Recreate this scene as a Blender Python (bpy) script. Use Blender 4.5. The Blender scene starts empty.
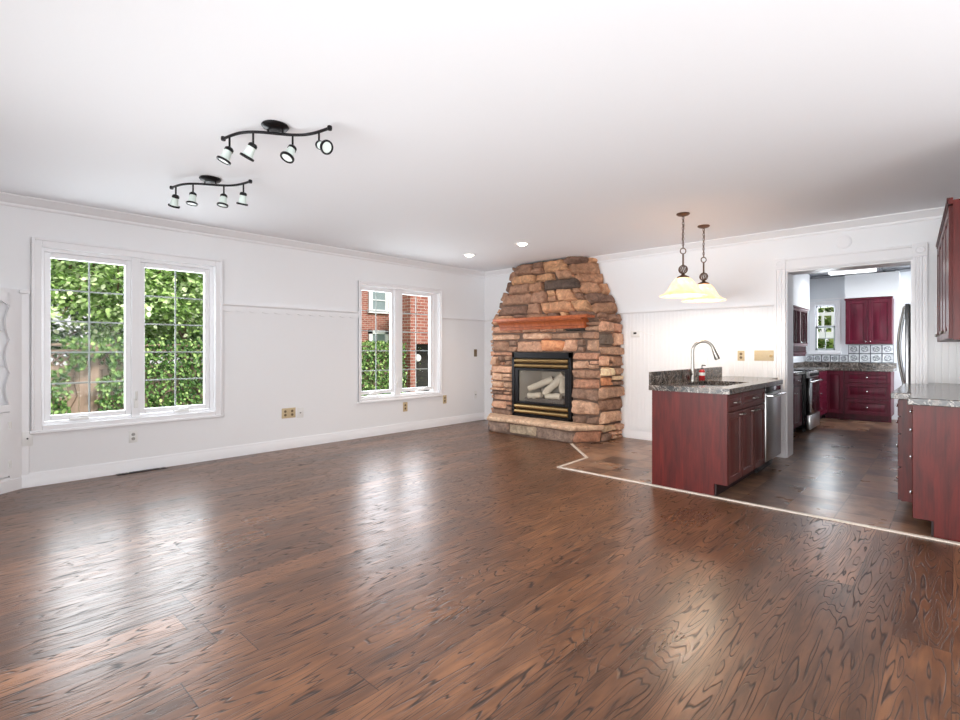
import bpy, bmesh, math, random
from mathutils import Vector, Matrix, noise as mnoise
PI = math.pi
random.seed(7)
scene = bpy.context.scene
COL = scene.collection

# ------------------------------------------------------------------ camera, sky, daylight, exposure
CAM = Vector((6.088, -6.621, 1.24)); YAW = 43.1095
cd = bpy.data.cameras.new('camera'); cam = bpy.data.objects.new('camera', cd); COL.objects.link(cam)
cd.sensor_width = 36.0; cd.lens = 507.0 / 960.0 * 36.0
cd.shift_y = -(360 - 349.5) / 960.0
cd.clip_start = 0.02; cd.clip_end = 200
cam.location = CAM; cam.rotation_euler = (PI / 2, 0, math.radians(YAW))
scene.camera = cam

world = bpy.data.worlds.new('world'); scene.world = world; world.use_nodes = True
wn = world.node_tree; wn.nodes.clear()
wo = wn.nodes.new('ShaderNodeOutputWorld'); wb = wn.nodes.new('ShaderNodeBackground')
sky = wn.nodes.new('ShaderNodeTexSky'); sky.sky_type = 'HOSEK_WILKIE'
sky.turbidity = 8.0; sky.ground_albedo = 0.4; sky.sun_direction = Vector((-0.3, -0.5, 0.75)).normalized()
mx = wn.nodes.new('ShaderNodeMix'); mx.data_type = 'RGBA'; mx.inputs[0].default_value = 0.72
mx.inputs[7].default_value = (1.0, 1.0, 1.0, 1)
wn.links.new(sky.outputs[0], mx.inputs[6]); wn.links.new(mx.outputs[2], wb.inputs[0])
wb.inputs[1].default_value = 1.2
wn.links.new(wb.outputs[0], wo.inputs[0])

sd = bpy.data.lights.new('sun', 'SUN'); sun = bpy.data.objects.new('sun', sd); COL.objects.link(sun)
sd.energy = 4.0; sd.angle = math.radians(8); sd.color = (1.0, 0.96, 0.9)
sun.rotation_euler = Vector((-0.62, -0.25, -0.74)).to_track_quat('-Z', 'Y').to_euler()   # falls away from the windows onto the garden

def area_light(name, loc, direction, sx, sy, power, color=(1, 1, 1), spread=180):
    l = bpy.data.lights.new(name, 'AREA'); l.shape = 'RECTANGLE'; l.size = sx; l.size_y = sy
    l.energy = power; l.color = color; l.spread = math.radians(spread)
    o = bpy.data.objects.new(name, l); COL.objects.link(o); o.location = loc
    o.rotation_euler = Vector(direction).to_track_quat('-Z', 'Y').to_euler()
    return o
COOL = (0.88, 0.94, 1.0)
# skylight entering each window; added fill lamps behind and beside the viewer
area_light('window_and_fill_light', (-0.32, -5.23, 1.40), (1, 0, -0.05), 1.45, 1.55, 50, COOL)
area_light('window_and_fill_light', (-0.32, -1.83, 1.40), (1, 0, -0.05), 1.42, 1.55, 46, COOL)
area_light('unseen_fill_light', (4.6, -7.52, 1.0), (0, 1, 0.03), 4.6, 1.7, 96, (0.95, 0.98, 1.0), 114)
area_light('unseen_fill_light', (8.42, -4.9, 1.0), (-1, 0, 0.14), 3.2, 1.7, 62, (0.95, 0.98, 1.0), 135)
area_light('window_and_fill_light', (4.29, 5.2, 1.65), (0, -1, -0.05), 0.3, 0.8, 12, COOL)

area_light('window_and_fill_light', (6.44, 4.05, 1.5), (-1, 0, -0.05), 1.0, 1.2, 42, COOL)  # added fill lamp for the kitchen; this wall has no window
scene.view_settings.view_transform = 'Standard'; scene.view_settings.look = 'None'
scene.view_settings.gamma = 1.0; scene.view_settings.use_curve_mapping = False
scene.view_settings.exposure = 0.17
scene.cycles.max_bounces = 10; scene.cycles.diffuse_bounces = 6; scene.cycles.transparent_max_bounces = 16
scene.cycles.caustics_reflective = False; scene.cycles.caustics_refractive = False
scene.cycles.sample_clamp_indirect = 6.0

# ------------------------------------------------------------------ materials
def srgb(r, g, b):
    f = lambda c: (c / 255 / 12.92) if c <= 10.3 else ((c / 255 + 0.055) / 1.055) ** 2.4
    return (f(r), f(g), f(b), 1.0)
class Mat:
    def __init__(s, name, color=(0.8, 0.8, 0.8, 1), rough=0.5, metal=0.0, spec=0.5, coat=0.0, emit=None, estr=0.0):
        s.m = bpy.data.materials.new(name); s.m.use_nodes = True; s.nt = s.m.node_tree
        s.b = s.nt.nodes['Principled BSDF']
        s.set('Base Color', color); s.set('Roughness', rough); s.set('Metallic', metal)
        s.set('Specular IOR Level', spec); s.set('Coat Weight', coat)
        if emit: s.set('Emission Color', emit); s.set('Emission Strength', estr)
    def set(s, k, v): s.b.inputs[k].default_value = v
    def n(s, t, ins=None, **props):
        nd = s.nt.nodes.new(t)
        for k, v in props.items(): setattr(nd, k, v)
        for k, v in (ins or {}).items():
            if hasattr(v, 'is_linked') and hasattr(v, 'node'): s.nt.links.new(v, nd.inputs[k])
            else: nd.inputs[k].default_value = v
        return nd
    def link(s, out, key): s.nt.links.new(out, s.b.inputs[key])
    def obj(s): return s.n('ShaderNodeTexCoord').outputs['Object']
    def math(s, op, a, b=0.0, clamp=False):
        return s.n('ShaderNodeMath', {0: a, 1: b}, operation=op, use_clamp=clamp).outputs[0]
    def mapping(s, vec, scale=(1, 1, 1), loc=(0, 0, 0)):
        return s.n('ShaderNodeMapping', {'Vector': vec, 'Scale': scale, 'Location': loc}).outputs[0]
    def noise(s, vec, scale, detail=3, rough=0.5, dist=0.0, out='Fac'):
        return s.n('ShaderNodeTexNoise', {'Vector': vec, 'Scale': scale, 'Detail': detail, 'Roughness': rough, 'Distortion': dist}).outputs[out]
    def ramp(s, fac, stops, interp='LINEAR'):
        r = s.n('ShaderNodeValToRGB', {'Fac': fac}); e = r.color_ramp.elements; r.color_ramp.interpolation = interp
        while len(e) < len(stops): e.new(0.5)
        for i, (p, c) in enumerate(stops): e[i].position = p; e[i].color = c if len(c) == 4 else (*c, 1)
        return r.outputs[0]
    def mix(s, fac, a, b, mode='MIX'):
        nd = s.n('ShaderNodeMix', None, data_type='RGBA', blend_type=mode)
        for k, v in ((0, fac), (6, a), (7, b)):
            if hasattr(v, 'node'): s.nt.links.new(v, nd.inputs[k])
            else: nd.inputs[k].default_value = v
        return nd.outputs[2]
    def bump(s, h, strength=0.3, dist=0.01):
        nd = s.n('ShaderNodeBump', {'Height': h, 'Strength': strength, 'Distance': dist}); s.link(nd.outputs[0], 'Normal')

def plain(name, c, rough=0.5, metal=0.0, bump=0.0, bscale=60, **k):
    m = Mat(name, c, rough, metal, **k)
    o = m.obj(); nz = m.noise(o, bscale, 3)
    m.link(m.mix(0.06, c, nz, 'OVERLAY'), 'Base Color')
    if bump: m.bump(nz, bump, 0.004)
    return m.m
M = {}
M['wall'] = plain('painted_wall', srgb(244, 245, 247), 0.6, bump=0.08, bscale=90)
M['ceiling'] = plain('ceiling_paint', srgb(242, 243, 246), 0.8, bump=0.1, bscale=70)
M['trim'] = plain('white_trim_paint', srgb(244, 244, 246), 0.35)
M['kwall'] = plain('kitchen_wall_paint', srgb(234, 237, 241), 0.6)
M['white_plastic'] = plain('white_plastic', srgb(238, 238, 236), 0.35)
M['tan_plastic'] = plain('tan_plastic', srgb(205, 186, 150), 0.4)
M['tan_dark'] = plain('tan_socket', srgb(120, 100, 72), 0.5)
M['socket_grey'] = plain('grey_socket', srgb(170, 168, 162), 0.5)
M['slot'] = plain('dark_slot', srgb(40, 38, 36), 0.6)
M['black_metal'] = plain('black_metal', srgb(28, 26, 28), 0.38, 0.6)
M['black_gloss'] = plain('black_enamel', srgb(14, 14, 16), 0.12, coat=0.5)
M['steel'] = plain('brushed_steel', srgb(196, 196, 196), 0.28, 1.0)
M['chrome'] = plain('polished_chrome', srgb(225, 225, 228), 0.1, 1.0)
M['nickel'] = plain('satin_nickel', srgb(158, 153, 146), 0.3, 1.0)
M['bronze'] = plain('oiled_bronze', srgb(104, 80, 66), 0.4, 0.7, bump=0.2)
M['brass'] = plain('aged_brass', srgb(150, 124, 84), 0.38, 0.8)
M['fridge'] = plain('fridge_enamel', srgb(214, 216, 218), 0.3)
M['strip'] = plain('threshold_strip', srgb(216, 204, 190), 0.4)
M['soap_red'] = plain('red_soap', srgb(190, 40, 44), 0.15, coat=0.4)
M['black_plastic'] = plain('black_plastic', srgb(30, 30, 32), 0.4)
M['dust'] = plain('chipped_paint', srgb(220, 218, 214), 0.8)

def wood_floor():
    m = Mat('dark_oak_floor', rough=0.3)
    o = m.obj(); sp = m.n('ShaderNodeSeparateXYZ', {0: o}); X, Y = sp.outputs[0], sp.outputs[1]
    W, L = 0.19, 1.9
    xi = m.math('FLOOR', m.math('DIVIDE', X, W))
    r1 = m.n('ShaderNodeTexWhiteNoise', {'W': xi}, noise_dimensions='1D').outputs[0]
    yy = m.math('ADD', Y, m.math('MULTIPLY', r1, 7.0))
    yi = m.math('FLOOR', m.math('DIVIDE', yy, L))
    cell = m.n('ShaderNodeCombineXYZ', {0: xi, 1: yi, 2: 0.0}).outputs[0]
    wnn = m.n('ShaderNodeTexWhiteNoise', {'Vector': cell}, noise_dimensions='3D')
    rb = wnn.outputs[0]
    # cathedral grain: contour lines of a stretched noise, offset per board
    off = m.math('MULTIPLY', rb, 37.0)
    gv = m.n('ShaderNodeCombineXYZ', {0: m.math('MULTIPLY', X, 7.4), 1: m.math('MULTIPLY', Y, 0.75), 2: off}).outputs[0]
    n1 = m.noise(gv, 1.0, 2.5, 0.45, 0.18)
    rings = m.math('PINGPONG', m.math('MULTIPLY', n1, 23.0), 0.5)
    line = m.n('ShaderNodeMapRange', {'Value': rings, 'From Min': 0.02, 'From Max': 0.13, 'To Min': 1.0, 'To Max': 0.0}).outputs[0]
    # breaks the lines up
    gv2 = m.n('ShaderNodeCombineXYZ', {0: m.math('MULTIPLY', X, 20.0), 1: m.math('MULTIPLY', Y, 3.2), 2: off}).outputs[0]
    n2 = m.noise(gv2, 1.0, 3, 0.6)
    keep = m.n('ShaderNodeMapRange', {'Value': n2, 'From Min': 0.33, 'From Max': 0.46}).outputs[0]
    line = m.math('MULTIPLY', line, keep)
    # fine pores
    gv3 = m.n('ShaderNodeCombineXYZ', {0: m.math('MULTIPLY', X, 95.0), 1: m.math('MULTIPLY', Y, 4.0), 2: off}).outputs[0]
    n3 = m.noise(gv3, 1.0, 2, 0.6)
    pore = m.n('ShaderNodeMapRange', {'Value': n3, 'From Min': 0.58, 'From Max': 0.72}).outputs[0]
    big = m.noise(o, 0.9, 2)
    base = m.ramp(m.math('ADD', m.math('MULTIPLY', rb, 0.3), m.math('MULTIPLY', n2, 0.7)),
                  [(0.25, srgb(72, 46, 31)), (0.5, srgb(108, 71, 48)), (0.75, srgb(146, 100, 68))])
    base = m.mix(m.math('MULTIPLY', pore, 0.8), base, srgb(44, 27, 20))
    base = m.mix(m.math('MULTIPLY', line, 0.88), base, srgb(26, 16, 13))
    # board seams
    fx = m.math('FRACT', m.math('DIVIDE', X, W)); sx = m.math('LESS_THAN', m.math('PINGPONG', fx, 0.5), 0.008)
    fy = m.math('FRACT', m.math('DIVIDE', yy, L)); sy = m.math('LESS_THAN', m.math('PINGPONG', fy, 0.5), 0.0012)
    seam = m.math('MAXIMUM', sx, sy)
    base = m.mix(m.math('MULTIPLY', seam, 0.7), base, srgb(20, 12, 10))
    m.link(base, 'Base Color')
    rgh = m.math('ADD', 0.24, m.math('ADD', m.math('MULTIPLY', line, 0.2), m.math('MULTIPLY', big, 0.10)))
    m.link(rgh, 'Roughness')
    h = m.math('SUBTRACT', m.math('MULTIPLY', n2, 0.35), m.math('ADD', m.math('MULTIPLY', line, 0.8), m.math('MULTIPLY', pore, 0.25)))
    m.bump(h, 0.36, 0.004)
    m.set('Specular IOR Level', 0.5); m.set('Coat Weight', 0.12); m.set('Coat Roughness', 0.25)
    return m.m
M['wood_floor'] = wood_floor()

def tile_floor():
    m = Mat('slate_tile', rough=0.3); o = m.obj()
    sp = m.n('ShaderNodeSeparateXYZ', {0: o}); T = 0.32
    ax = m.math('DIVIDE', sp.outputs[0], T); ay = m.math('DIVIDE', sp.outputs[1], T)
    cell = m.n('ShaderNodeCombineXYZ', {0: m.math('FLOOR', ax), 1: m.math('FLOOR', ay), 2: 0.0}).outputs[0]
    rb = m.n('ShaderNodeTexWhiteNoise', {'Vector': cell}).outputs[0]
    vec = m.n('ShaderNodeVectorMath', {0: o, 1: m.n('ShaderNodeVectorMath', {0: cell, 1: (3.1, 7.7, 1.3)}, operation='MULTIPLY').outputs[0]}, operation='ADD').outputs[0]
    n1 = m.noise(vec, 6.0, 5, 0.6, 0.0); n2 = m.noise(vec, 2.2, 3)
    c = m.ramp(m.math('ADD', m.math('MULTIPLY', n1, 0.75), m.math('MULTIPLY', rb, 0.25)),
               [(0.3, srgb(80, 60, 50)), (0.45, srgb(116, 88, 72)), (0.6, srgb(152, 116, 92)), (0.75, srgb(136, 116, 102))])
    g = m.math('MAXIMUM', m.math('LESS_THAN', m.math('PINGPONG', m.math('FRACT', ax), 0.5), 0.012), m.math('LESS_THAN', m.math('PINGPONG', m.math('FRACT', ay), 0.5), 0.012))
    m.link(m.mix(m.math('MULTIPLY', g, 0.55), c, srgb(70, 60, 52)), 'Base Color')
    m.link(m.math('ADD', 0.2, m.math('MULTIPLY', n2, 0.2)), 'Roughness')
    m.bump(m.math('SUBTRACT', 1.0, g), 0.12, 0.003)
    return m.m
M['tile_floor'] = tile_floor()

def cherry(name, dark, light, rough=0.38):
    m = Mat(name, rough=rough, coat=0.05, spec=0.28); o = m.obj()
    g = m.noise(m.mapping(o, (9, 9, 1.2)), 2.0, 4, 0.6, 0.5)
    f = m.noise(m.mapping(o, (60, 60, 2.5)), 2.0, 2, 0.6)
    m.link(m.ramp(m.math('ADD', m.math('MULTIPLY', g, 0.75), m.math('MULTIPLY', f, 0.25)), [(0.3, dark), (0.7, light)]), 'Base Color')
    m.bump(f, 0.05, 0.002); m.set('Coat Roughness', 0.2)
    return m.m
M['cherry'] = cherry('cherry_cabinet_wood', srgb(58, 12, 11), srgb(104, 30, 24))
M['cherry_dark'] = cherry('deep_cherry_wood', srgb(68, 8, 30), srgb(108, 20, 46))
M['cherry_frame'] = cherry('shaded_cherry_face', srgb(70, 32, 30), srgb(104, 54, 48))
M['toe'] = plain('toe_kick_wood', srgb(36, 16, 18), 0.6)
M['mantel'] = cherry('mantel_oak', srgb(138, 68, 36), srgb(188, 104, 62), 0.35)
M['fence'] = cherry('weathered_fence_wood', srgb(140, 116, 100), srgb(186, 162, 144), 0.8)
M['bark'] = cherry('tree_bark', srgb(96, 78, 62), srgb(150, 128, 106), 0.9)

def granite():
    m = Mat('dark_granite', rough=0.16, coat=0.0, spec=0.4); o = m.obj()
    n1 = m.noise(m.mapping(o, (1, 1, 1)), 9, 8, 0.7, 1.6); v = m.n('ShaderNodeTexVoronoi', {'Vector': o, 'Scale': 60}).outputs[0]
    n2 = m.noise(o, 4.5, 6, 0.65, 2.5)
    c = m.ramp(n1, [(0.32, srgb(26, 25, 27)), (0.46, srgb(64, 60, 58)), (0.55, srgb(112, 98, 88)), (0.64, srgb(66, 58, 54)), (0.75, srgb(176, 160, 146))])
    vein = m.ramp(n2, [(0.485, (0, 0, 0)), (0.505, (1, 1, 1)), (0.53, (0, 0, 0))])
    c = m.mix(m.math('MULTIPLY', vein, 0.7), c, srgb(210, 198, 186))
    c = m.mix(m.math('MULTIPLY', v, 0.25), c, srgb(30, 28, 30))
    m.link(c, 'Base Color'); return m.m
M['granite'] = granite()

def stone():
    m = Mat('fieldstone', rough=0.85, spec=0.25); o = m.obj()
    col = m.n('ShaderNodeVertexColor', None, layer_name='tone').outputs[0]
    n1 = m.noise(o, 14, 8, 0.7, 0.6); n2 = m.noise(o, 60, 4, 0.7)
    c = m.mix(0.8, col, m.ramp(n1, [(0.28, (0.2, 0.17, 0.16)), (0.5, (0.55, 0.55, 0.55)), (0.72, (0.95, 0.92, 0.9))]), 'OVERLAY')
    c = m.mix(0.3, c, n2, 'OVERLAY')
    m.link(c, 'Base Color'); m.bump(m.math('ADD', n1, m.math('MULTIPLY', n2, 0.35)), 0.7, 0.02)
    return m.m
M['stone'] = stone()
M['mortar'] = plain('stone_mortar', srgb(112, 92, 80), 0.95, bump=0.6, bscale=40)

def brick():
    m = Mat('red_brick', rough=0.9, spec=0.2); o = m.obj(); sp = m.n('ShaderNodeSeparateXYZ', {0: o})
    uv = m.n('ShaderNodeCombineXYZ', {0: m.math('ADD', sp.outputs[0], sp.outputs[1]), 1: sp.outputs[2], 2: 0.0}).outputs[0]
    b = m.n('ShaderNodeTexBrick', {'Vector': uv, 'Color1': srgb(176, 112, 98), 'Color2': srgb(142, 84, 74), 'Mortar': srgb(190, 170, 160), 'Scale': 1.0,
            'Mortar Size': 0.008, 'Brick Width': 0.22, 'Row Height': 0.075, 'Bias': -0.1})
    n1 = m.noise(o, 3.0, 4)
    m.link(m.mix(0.25, b.outputs[0], n1, 'OVERLAY'), 'Base Color'); m.bump(b.outputs[1], -0.4, 0.01); return m.m
M['brick'] = brick()
def leafm(name, a, b, c):
    m = Mat(name, rough=0.45, spec=0.3)
    r = m.n('ShaderNodeVertexColor', None, layer_name='tone').outputs[0]
    m.link(m.ramp(r, [(0.0, a), (0.5, b), (1.0, c)]), 'Base Color')
    m.set('Subsurface Weight', 0.0)
    return m.m
M['leaf_light'] = leafm('maple_leaves', srgb(92, 128, 62), srgb(172, 206, 118), srgb(240, 250, 206))
M['leaf_ivy'] = leafm('ivy_leaves', srgb(44, 74, 34), srgb(92, 132, 64), srgb(176, 204, 124))
M['leaf_hedge'] = leafm('hedge_leaves', srgb(60, 90, 40), srgb(132, 160, 82), srgb(214, 226, 146))
M['hedge_core'] = plain('hedge_twigs', srgb(44, 58, 28), 0.9)
M['grass'] = plain('lawn_grass', srgb(84, 116, 54), 0.9, bump=0.5)
M['roof'] = plain('roof_shingle', srgb(90, 84, 82), 0.9)
M['dark_glass'] = plain('dark_glass', srgb(150, 164, 168), 0.15)

def glass(name, tint=(1, 1, 1, 1), refl=0.08, rough=0.02):
    m = Mat(name); nt = m.nt
    t = m.n('ShaderNodeBsdfTransparent', {0: tint}); g = m.n('ShaderNodeBsdfGlossy', {0: (1, 1, 1, 1), 1: rough})
    f = m.n('ShaderNodeFresnel', {0: 1.35})
    x = m.n('ShaderNodeMixShader', {0: m.math('MULTIPLY', f.outputs[0], refl * 12, True), 1: t.outputs[0], 2: g.outputs[0]})
    nt.links.new(x.outputs[0], nt.nodes['Material Output'].inputs[0]); return m.m
M['glass'] = glass('window_glass', refl=0.018)
M['fire_glass'] = glass('fireplace_glass', (0.97, 0.97, 0.96, 1), 0.05, 0.08)
M['cab_glass'] = glass('cabinet_glass', (0.9, 0.92, 0.92, 1), 0.08)
M['lens'] = Mat('track_lamp_glass', srgb(222, 232, 226), 0.25, emit=(1, 1, 0.96, 1), estr=0.1).m
M['frost'] = Mat('frosted_glass', srgb(214, 226, 220), 0.35, emit=(0.9, 1, 0.95, 1), estr=0.02).m
M['bulb'] = Mat('lit_bulb', srgb(255, 240, 220), 0.4, emit=(1, 0.90, 0.74, 1), estr=14.0).m
M['tube'] = Mat('lit_diffuser', srgb(250, 250, 250), 0.4, emit=(1, 1, 1, 1), estr=1.3).m
def shade_mat():
    m = Mat('alabaster_glass', srgb(250, 226, 186), 0.3); o = m.obj()
    sp = m.n('ShaderNodeSeparateXYZ', {0: o}); n1 = m.noise(o, 9, 4, 0.6, 1.0)
    c = m.ramp(n1, [(0.3, srgb(250, 212, 166)), (0.7, srgb(255, 241, 222))])
    m.link(c, 'Base Color'); m.set('Transmission Weight', 0.0)
    t = m.n('ShaderNodeBsdfTranslucent', {0: c}); x = m.n('ShaderNodeMixShader', {0: 0.6, 1: m.b.outputs[0], 2: t.outputs[0]})
    e = m.n('ShaderNodeEmission', {0: c, 1: 0.42}); a = m.n('ShaderNodeAddShader', {0: x.outputs[0], 1: e.outputs[0]})
    m.nt.links.new(a.outputs[0], m.nt.nodes['Material Output'].inputs[0]); return m.m
M['shade'] = shade_mat()
def tin(name, a, b, metal):
    m = Mat(name, rough=0.35, metal=metal); o = m.obj(); n1 = m.noise(o, 18, 3)
    m.link(m.ramp(n1, [(0.3, a), (0.7, b)]), 'Base Color'); return m.m
M['tin'] = tin('pressed_tin', srgb(196, 200, 204), srgb(240, 242, 244), 0.35)
M['tin_grey'] = tin('grey_tin', srgb(120, 124, 130), srgb(170, 174, 180), 0.4)  # darker grey tin colour for the raised scroll relief
M['tin_dark'] = tin('dark_pressed_tin', srgb(70, 72, 78), srgb(110, 112, 118), 0.5)
M['log'] = plain('ceramic_log', srgb(226, 212, 194), 0.9, bump=0.8, bscale=25)
M['firebrick'] = plain('firebox_panel', srgb(186, 174, 160), 0.9, bump=0.4)
M['ember'] = plain('lava_ember_bed', srgb(110, 98, 90), 1.0, bump=1.0, bscale=70)

# ------------------------------------------------------------------ mesh helpers
MW = {}
class MB:
    def __init__(s): s.bm = bmesh.new(); s.M = Matrix.Identity(4); s.tone = {}
    def _v(s, co): return s.bm.verts.new(s.M @ Vector(co))
    def faces(s, vs, fs):
        V = [s._v(v) for v in vs]; out = []
        for f in fs:
            try: out.append(s.bm.faces.new([V[i] for i in f]))
            except ValueError: pass
        return V, out
    def box(s, x0, x1, y0, y1, z0, z1, bev=0.0, seg=1):
        if x0 > x1: x0, x1 = x1, x0
        if y0 > y1: y0, y1 = y1, y0
        if z0 > z1: z0, z1 = z1, z0
        V, F = s.faces([(x0, y0, z0), (x1, y0, z0), (x1, y1, z0), (x0, y1, z0), (x0, y0, z1), (x1, y0, z1), (x1, y1, z1), (x0, y1, z1)],
                       [(0, 3, 2, 1), (4, 5, 6, 7), (0, 1, 5, 4), (1, 2, 6, 5), (2, 3, 7, 6), (3, 0, 4, 7)])
        if bev:
            es = list({e for f in F for e in f.edges})
            bmesh.ops.bevel(s.bm, geom=es, offset=min(bev, 0.45 * min(x1 - x0, y1 - y0, z1 - z0)), segments=seg, affect='EDGES', profile=0.5)
        return s
    def prism(s, poly, a0, a1, axis='z', bev=0.0):
        mp = {'z': lambda p, a: (p[0], p[1], a), 'y': lambda p, a: (p[0], a, p[1]), 'x': lambda p, a: (a, p[0], p[1])}[axis]
        n = len(poly)
        V, F = s.faces([mp(p, a0) for p in poly] + [mp(p, a1) for p in poly],
                       [tuple(range(n))[::-1], tuple(range(n, 2 * n))] + [(i, (i + 1) % n, n + (i + 1) % n, n + i) for i in range(n)])
        bmesh.ops.recalc_face_normals(s.bm, faces=F)
        if bev:
            es = list({e for f in F for e in f.edges})
            bmesh.ops.bevel(s.bm, geom=es, offset=bev, segments=1, affect='EDGES')
        return s
    def lathe(s, prof, c=(0, 0, 0), seg=24, close=False, mat=None):
        R = mat or Matrix.Identity(4); vs = []; fs = []; n = len(prof)
        for i in range(seg):
            a = 2 * PI * i / seg
            for r, z in prof: vs.append(tuple(Vector(c) + (R @ Vector((r * math.cos(a), r * math.sin(a), z)))))
        for i in range(seg):
            j = (i + 1) % seg
            for k in range(n - 1): fs.append((i * n + k, j * n + k, j * n + k + 1, i * n + k + 1))
            if close: fs.append((i * n + n - 1, j * n + n - 1, j * n, i * n))
        V, F = s.faces(vs, fs)
        if not close:
            for k in (0, n - 1):
                if prof[k][0] > 1e-6:
                    try: F.append(s.bm.faces.new([V[i * n + k] for i in range(seg)]))
                    except ValueError: pass
        bmesh.ops.remove_doubles(s.bm, verts=V, dist=1e-6)
        F = [f for f in F if f.is_valid]; bmesh.ops.recalc_face_normals(s.bm, faces=F)
        return s
    def tube(s, pts, r, seg=8, closed=False, cap=True):
        pts = [Vector(p) for p in pts]; n = len(pts)
        rs = r if isinstance(r, (list, tuple)) else [r] * n
        rings = []; up = None
        for i, p in enumerate(pts):
            a = pts[(i - 1) % n] if (closed or i > 0) else p; b = pts[(i + 1) % n] if (closed or i < n - 1) else p
            t = (b - a).normalized()
            if up is None: up = Vector((0, 0, 1)) if abs(t.z) < 0.9 else Vector((1, 0, 0))
            u = (up - t * up.dot(t)).normalized(); w = t.cross(u); up = u
            rings.append([s._v(p + (u * math.cos(2 * PI * k / seg) + w * math.sin(2 * PI * k / seg)) * rs[i]) for k in range(seg)])
        F = []
        for i in range(n if closed else n - 1):
            A, B = rings[i], rings[(i + 1) % n]
            for k in range(seg): F.append(s.bm.faces.new((A[k], A[(k + 1) % seg], B[(k + 1) % seg], B[k])))
        if cap and not closed:
            F.append(s.bm.faces.new(rings[0][::-1])); F.append(s.bm.faces.new(rings[-1]))
        bmesh.ops.recalc_face_normals(s.bm, faces=F)
        return s
    def cyl(s, p0, p1, r0, r1=None, seg=16): return s.tube([p0, p1], [r0, r0 if r1 is None else r1], seg)
    def torus(s, c, R, r, mat=None, seg=20, sec=8, sx=1.0):
        m_ = mat or Matrix.Identity(4)
        return s.tube([Vector(c) + m_ @ Vector((R * sx * math.cos(2 * PI * i / seg), R * math.sin(2 * PI * i / seg), 0)) for i in range(seg)], r, sec, closed=True)
    def build(s, name, mat, parent=None, loc=None, world=False, angle=40):
        if parent is not None:
            if world: bmesh.ops.transform(s.bm, matrix=MW[parent].inverted(), verts=s.bm.verts)
        else:
            if loc is None:
                xs = [v.co for v in s.bm.verts]
                loc = ((min(v.x for v in xs) + max(v.x for v in xs)) / 2, (min(v.y for v in xs) + max(v.y for v in xs)) / 2, min(v.z for v in xs))
            bmesh.ops.translate(s.bm, vec=-Vector(loc), verts=s.bm.verts)
        me = bpy.data.meshes.new(name); s.bm.to_mesh(me); s.bm.free()
        me.materials.append(M[mat] if isinstance(mat, str) else mat)
        for p in me.polygons: p.use_smooth = True
        me.set_sharp_from_angle(angle=math.radians(angle))
        o = bpy.data.objects.new(name, me); COL.objects.link(o)
        if parent is not None: o.parent = parent; MW[o] = MW[parent]
        else: o.location = loc; MW[o] = Matrix.Translation(loc)
        return o
def tag(o, label, cat, group=None, kind=None):
    o['label'] = label; o['category'] = cat
    if group: o['group'] = group
    if kind: o['kind'] = kind
    return o
def struct(o):
    o['kind'] = 'structure'; return o
def thing(name, label, cat, loc=(0, 0, 0), rz=0.0, group=None):
    o = bpy.data.objects.new(name, None); COL.objects.link(o); o.empty_display_size = 0.1
    o.location = loc; o.rotation_euler = (0, 0, rz)
    MW[o] = Matrix.Translation(loc) @ Matrix.Rotation(rz, 4, 'Z')
    return tag(o, label, cat, group)
def dup(o, loc, rz=None, parent=None):
    c = o.copy(); COL.objects.link(c)
    if parent is not None: c.parent = parent
    else:
        c.location = loc
        if rz is not None: c.rotation_euler = (0, 0, rz)
    for ch in list(o.children): dup(ch, None, None, c)
    return c

# ------------------------------------------------------------------ room shell
H = 2.6
def wall_x(name, x0, x1, y0, y1, z1, holes, mat='wall'):
    """wall slab between x0 and x1 along y with rectangular holes (ya, yb, za, zb)"""
    b = MB(); cur = y0
    for ya, yb, za, zb in sorted(holes):
        b.box(x0, x1, cur, ya, 0, z1)
        if za > 0: b.box(x0, x1, ya, yb, 0, za)
        b.box(x0, x1, ya, yb, zb, z1); cur = yb
    b.box(x0, x1, cur, y1, 0, z1); return struct(b.build(name, mat))
def wall_y(name, y0, y1, x0, x1, z1, holes, mat='wall'):
    b = MB(); cur = x0
    for xa, xb, za, zb in sorted(holes):
        b.box(cur, xa, y0, y1, 0, z1)
        if za > 0: b.box(xa, xb, y0, y1, 0, za)
        b.box(xa, xb, y0, y1, zb, z1); cur = xb
    b.box(cur, x1, y0, y1, 0, z1); return struct(b.build(name, mat))

W1 = (-5.975, -4.492, 0.545, 2.175); W2 = (-2.565, -1.085, 0.545, 2.145)
wall_x('wall_left', -0.16, 0.0, -7.5, 0.3, H, [W1, W2])
DX0, DX1, DZ = 4.68, 5.785, 2.135
wall_y('wall_far', 0.0, 0.28, 0.0, 8.6, H, [(DX0, DX1, 0, DZ)])
wall_y('wall_near', -7.5, -7.36, 0.0, 8.6, H, [(2.2, 7.0, 0.05, 2.35)])
wall_x('wall_right', 6.42, 6.54, -2.22, 0.0, H, [])
wall_x('wall_right', 8.48, 8.6, -7.5, -2.2, H, [(-6.6, -3.2, 0.05, 2.35)])
wall_y('wall_right', -2.34, -2.22, 6.42, 8.6, H, [])
struct(MB().box(-0.16, 8.6, -7.5, 0.28, H, H + 0.12).build('ceiling', 'ceiling'))
struct(MB().box(-0.16, 8.6, -7.5, 0.28, -0.06, 0.0).build('floor', 'wood_floor', loc=(0, 0, 0)))
tp = [(2.40, -0.90), (3.03, -1.56), (3.06, -2.165), (6.54, -2.175), (6.54, 0.0), (5.785, 0), (5.785, 0.28), (6.6, 0.28), (6.6, 5.0), (3.8, 5.0), (3.8, 0.28), (4.68, 0.28), (4.68, 0.0), (2.40, 0.0)]
struct(MB().prism(tp, -0.03, 0.003).build('floor_tile', 'tile_floor', loc=(0, 0, 0)))
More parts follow.
